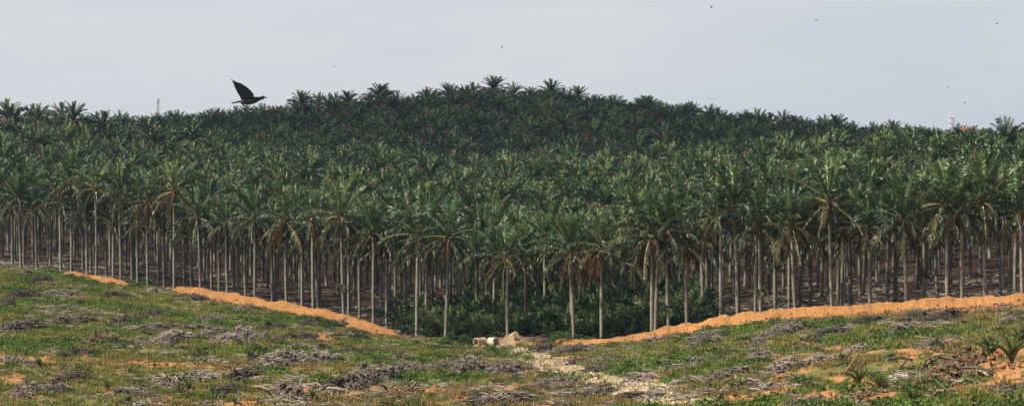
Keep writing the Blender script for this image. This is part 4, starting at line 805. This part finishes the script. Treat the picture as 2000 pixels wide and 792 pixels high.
b3 = [bird_mesh(35, .6, 1.3).mesh('bird', M_BIRD), bird_mesh(-15, .4, 1.4).mesh('bird', M_BIRD)]
for k, (px, py, s, lab) in enumerate([(1390, 15, 1.2, 'speck of a bird near the top edge, biggest of three by itself'), (1517, 11, .8, 'speck of a bird at the top edge past the biggest one'), (1594, 40, .8, 'speck of a bird gliding below the top edge'), (1947, 46, 1.3, 'dark bird high in the sky at the right side'),
     (1397, 67, .7, 'faint bird speck straight below the big top-edge speck'), (1853, 170, .9, 'bird speck above the white mast'), (1884, 202, 1.0, 'lowest bird speck, just above the red-roofed building'), (1399, 151, .7, 'bird speck low over the falling hill ridge'),
     (980, 93, .9, 'bird speck over the hill summit'), (838, 55, .6, 'bird speck high between the crow and the summit'), (653, 131, .8, 'bird speck between the crow and the summit, low down')]):
    o = link('bird', b3[k % 2], None, at(px, py, 420), (R(10 * (k % 3)), 0, R(k * 67)), s * .72); tag(o, lab, 'bird', 'birds circling far off in the sky')

# ------------------------------------------------------------------ far masts and buildings
def mast(px, ytop, D, wpx, col, label, plats):
    x = (px - 1000) / F * D; zt = at(px, ytop, D)[2]; zb = -14.5; root = empty('lattice_mast', (x, D, zb)); Hh = zt - zb; w0 = wpx / F * D; mb = MB(); nlev = 16
    zs = np.linspace(0, Hh, nlev); ws = w0 * (1 - .45 * zs / Hh) / 2; cn = [(-1, -1), (1, -1), (1, 1), (-1, 1)]
    for a in cn: mb.tube([(a[0] * w, a[1] * w, z_) for w, z_ in zip(ws, zs)], .22, 4, col)
    for k in range(nlev - 1):
        for s in range(4):
            a = cn[s]; b = cn[(s + 1) % 4]; mb.tube([(a[0] * ws[k], a[1] * ws[k], zs[k]), (b[0] * ws[k + 1], b[1] * ws[k + 1], zs[k + 1])], .12, 3, col); mb.tube([(a[0] * ws[k], a[1] * ws[k], zs[k]), (b[0] * ws[k], b[1] * ws[k], zs[k])], .12, 3, col)
    link('lattice', mb.mesh('lattice', M_PLAIN), root)
    for f in plats:
        pm = MB(); w = w0 * (1 - .45 * f)
        for a in range(6): pm.box((math.cos(a * 1.05) * w, math.sin(a * 1.05) * w, Hh * f), (.7, .7, 2.6), None, (.8, .8, .8))
        pm.box((0, 0, Hh * f - 1.2), (w * 2.2, w * 2.2, .3), None, col); link('antenna_ring', pm.mesh('antenna_ring', M_PLAIN), root)
    tag(root, label, 'mast')
mast(309, 192, 3300, 5, (.3, .3, .32), 'faint grey lattice mast rising behind the near palm ridge', (.95, .7))
mast(1859, 225, 3300, 9, (.7, .68, .66), 'white lattice mast beside the red-roofed building on the horizon', (.98, .84, .7))
def building(px, ytop, D, wpx, label, wall=(.75, .72, .68), roofc=(.55, .16, .09)):
    x = (px - 1000) / F * D; zt = at(px, ytop, D)[2]; zb = -14.5; Hh = zt - zb; w = wpx / F * D; root = empty('building', (x, D, zb)); m = MB(); m.box((0, 0, (Hh - 3) / 2), (w, 14, Hh - 3), None, wall); link('wall', m.mesh('wall', M_PLAIN), root)
    m = MB(); a = w / 2 + .6; b = 7.6; h0 = Hh - 2.99; m.add([(-a, -b, h0), (a, -b, h0), (a, b, h0), (-a, b, h0), (-a + 4, 0, Hh), (a - 4, 0, Hh)], [(0, 1, 5, 4), (2, 3, 4, 5), (0, 3, 2, 1)], [(1, 2, 5), (3, 0, 4)], roofc); link('roof', m.mesh('roof', M_PLAIN), root)
    for fl in range(max(1, int(Hh / 3.4) - 1)):
        for k in range(int(w / 4)):
            m = MB(); m.box((-w / 2 + 2 + k * 4, -7.03, Hh - 5.5 - fl * 3.4), (1.4, .1, 1.5), None, (.12, .14, .16))
            if fl < 3: link('window', m.mesh('window', M_PLAIN), root)
    tag(root, label, 'building', 'red-roofed buildings on the horizon')
building(1884, 249, 3200, 34, 'long red-roofed building next to the white mast on the horizon'); building(432, 220, 3200, 26, 'red roof glimpsed over the trees between the tall ridge palm and the crow'); building(533, 210, 3200, 24, 'red roof glimpsed under the flying crow')

# ------------------------------------------------------------------ haze
zlo = float(ZZ.min()) - 1; zhi = max(52., float(ZZ.max()) + 1); hz = MB(); hz.box((0, 3050, (zlo + zhi) / 2), (11600, 6500, zhi - zlo), None); print('haze', zlo, zhi); m, nt, out = newmat('haze'); v = nd(nt, 'ShaderNodeVolumePrincipled'); v.inputs['Density'].default_value = 4e-5; v.inputs['Color'].default_value = (.46, .70, 1, 1); nt.links.new(v.outputs[0], out.inputs['Volume'])
o = link('haze', hz.mesh('haze', m)); tag(o, 'thin pale haze hanging over the far hill', 'haze', kind='stuff')

# ------------------------------------------------------------------ light
EL, AZ = 49, 70           # sun height; degrees round to the left of straight behind the camera
ts = np.array([-math.sin(R(AZ)) * math.cos(R(EL)), -math.cos(R(AZ)) * math.cos(R(EL)), math.sin(R(EL))])
ld = bpy.data.lights.new('sun', 'SUN'); ld.energy = 5.0; ld.angle = R(.5); ld.color = (1, .93, .80); lo = link('sun', ld)
from mathutils import Vector
lo.rotation_euler = Vector(ts).to_track_quat('Z', 'Y').to_euler()
# unseen thin cloud, added and outlined so its shadow darkens the far hill
cb = MB(); CB = [(-440, 930), (-180, 915), (-70, 845), (30, 765), (100, 700), (220, 660), (520, 650), (760, 900), (640, 1500), (0, 1650), (-420, 1500)]
CBp = np.array(CB, float); cen = CBp.mean(0); ch = 900.; dirn = ts / ts[2]
dense = np.concatenate([CBp[i] + (CBp[(i + 1) % len(CBp)] - CBp[i]) * t_ for i in range(len(CBp)) for t_ in np.linspace(0, 1, 12)[:-1, None]]).reshape(-1, 2)
nb = len(dense); rings = []; rho = [1.0, .93, .85, .7, .4, .02]; hz_ = [0, 22, 40, 70, 95, 100]; den = [0, .4, .75, .95, 1, 1]; dl = []
for sgn, K in ((1, range(6)), (-1, range(1, 6))):
    for k in K:
        q_ = cen + (dense - cen) * rho[k]; wob = (fbm(q_[:, 0] / 60, q_[:, 1] / 60, 91) - .5); q_ = q_ + (dense - cen) / 400 * wob[:, None] * 70
        rings.append(np.stack([q_[:, 0], q_[:, 1], (sgn * hz_[k] * (.5 if sgn < 0 else 1)) * (1 + wob)], 1)); dl.append(np.full(nb, den[k]))
V = np.concatenate(rings) + dirn * ch; j = np.arange(nb); j2 = (j + 1) % nb; q = []
for k in range(5): q.append(np.stack([k * nb + j, k * nb + j2, (k + 1) * nb + j2, (k + 1) * nb + j], 1))
prev = 0
for k in range(6, 11): q.append(np.stack([prev * nb + j2, prev * nb + j, k * nb + j, k * nb + j2], 1)); prev = k
cb.add(V, np.concatenate(q), None, np.repeat(np.concatenate(dl)[:, None], 3, 1)); cm, nt, out = newmat('thin_shade_cloud'); a_ = nd(nt, 'ShaderNodeBsdfTranslucent'); a_.inputs[0].default_value = (.9, .9, .92, 1); b_ = nd(nt, 'ShaderNodeBsdfTransparent'); mx = nd(nt, 'ShaderNodeMixShader'); mul_ = nd(nt, 'ShaderNodeMath', operation='MULTIPLY'); mul_.inputs[1].default_value = .46; a2 = nd(nt, 'ShaderNodeAttribute', attribute_name='Col'); nt.links.new(a2.outputs['Fac'], mul_.inputs[0]); nt.links.new(mul_.outputs[0], mx.inputs[0])
nt.links.new(b_.outputs[0], mx.inputs[1]); nt.links.new(a_.outputs[0], mx.inputs[2]); nt.links.new(mx.outputs[0], out.inputs[0]); tag(link('shade_cloud', cb.mesh('shade_cloud', cm, True)), kind='structure')
w = bpy.data.worlds.new('World'); scene.world = w; w.use_nodes = True; nt = w.node_tree; nt.nodes.clear(); L = nt.links.new
sk = nd(nt, 'ShaderNodeTexSky', sky_type='NISHITA', sun_disc=False); sk.sun_elevation = R(EL); sk.sun_rotation = math.atan2(ts[0], ts[1]) % (2 * math.pi); sk.dust_density = 3; sk.air_density = 1.2
bg = nd(nt, 'ShaderNodeBackground'); bg.inputs[1].default_value = .05
tc = nd(nt, 'ShaderNodeTexCoord'); sx = nd(nt, 'ShaderNodeSeparateXYZ'); L(tc.outputs['Generated'], sx.inputs[0])
mp = nd(nt, 'ShaderNodeMapping'); mp.inputs['Scale'].default_value = (5, 5, 22); L(tc.outputs['Generated'], mp.inputs[0])
nz = noise(nt, mp.outputs[0], 1.3, 5, .5)
veil = mixc(nt, maprange(nt, nz, .35, .65), (9.6, 10.05, 11.0), (11.1, 11.1, 11.4))
veil_f = maprange(nt, sx.outputs[2], .05, .22, .95, .05)
L(mixc(nt, veil_f, sk.outputs[0], veil), bg.inputs[0]); wo = nd(nt, 'ShaderNodeOutputWorld'); L(bg.outputs[0], wo.inputs[0])

# ------------------------------------------------------------------ render settings
vs = scene.view_settings; vs.view_transform = 'Standard'; vs.look = 'None'; vs.exposure = .42; vs.gamma = 1
scene.render.engine = 'CYCLES'; cy = scene.cycles; cy.max_bounces = 5; cy.diffuse_bounces = 1; cy.glossy_bounces = 1; cy.transmission_bounces = 3; cy.volume_bounces = 0; cy.transparent_max_bounces = 4
cy.use_denoising = True; cy.use_adaptive_sampling = False; cy.caustics_reflective = False; cy.caustics_refractive = False
print('palms', len(PALMS), 'stuff', len(stuffP), 'grass', len(Pc))
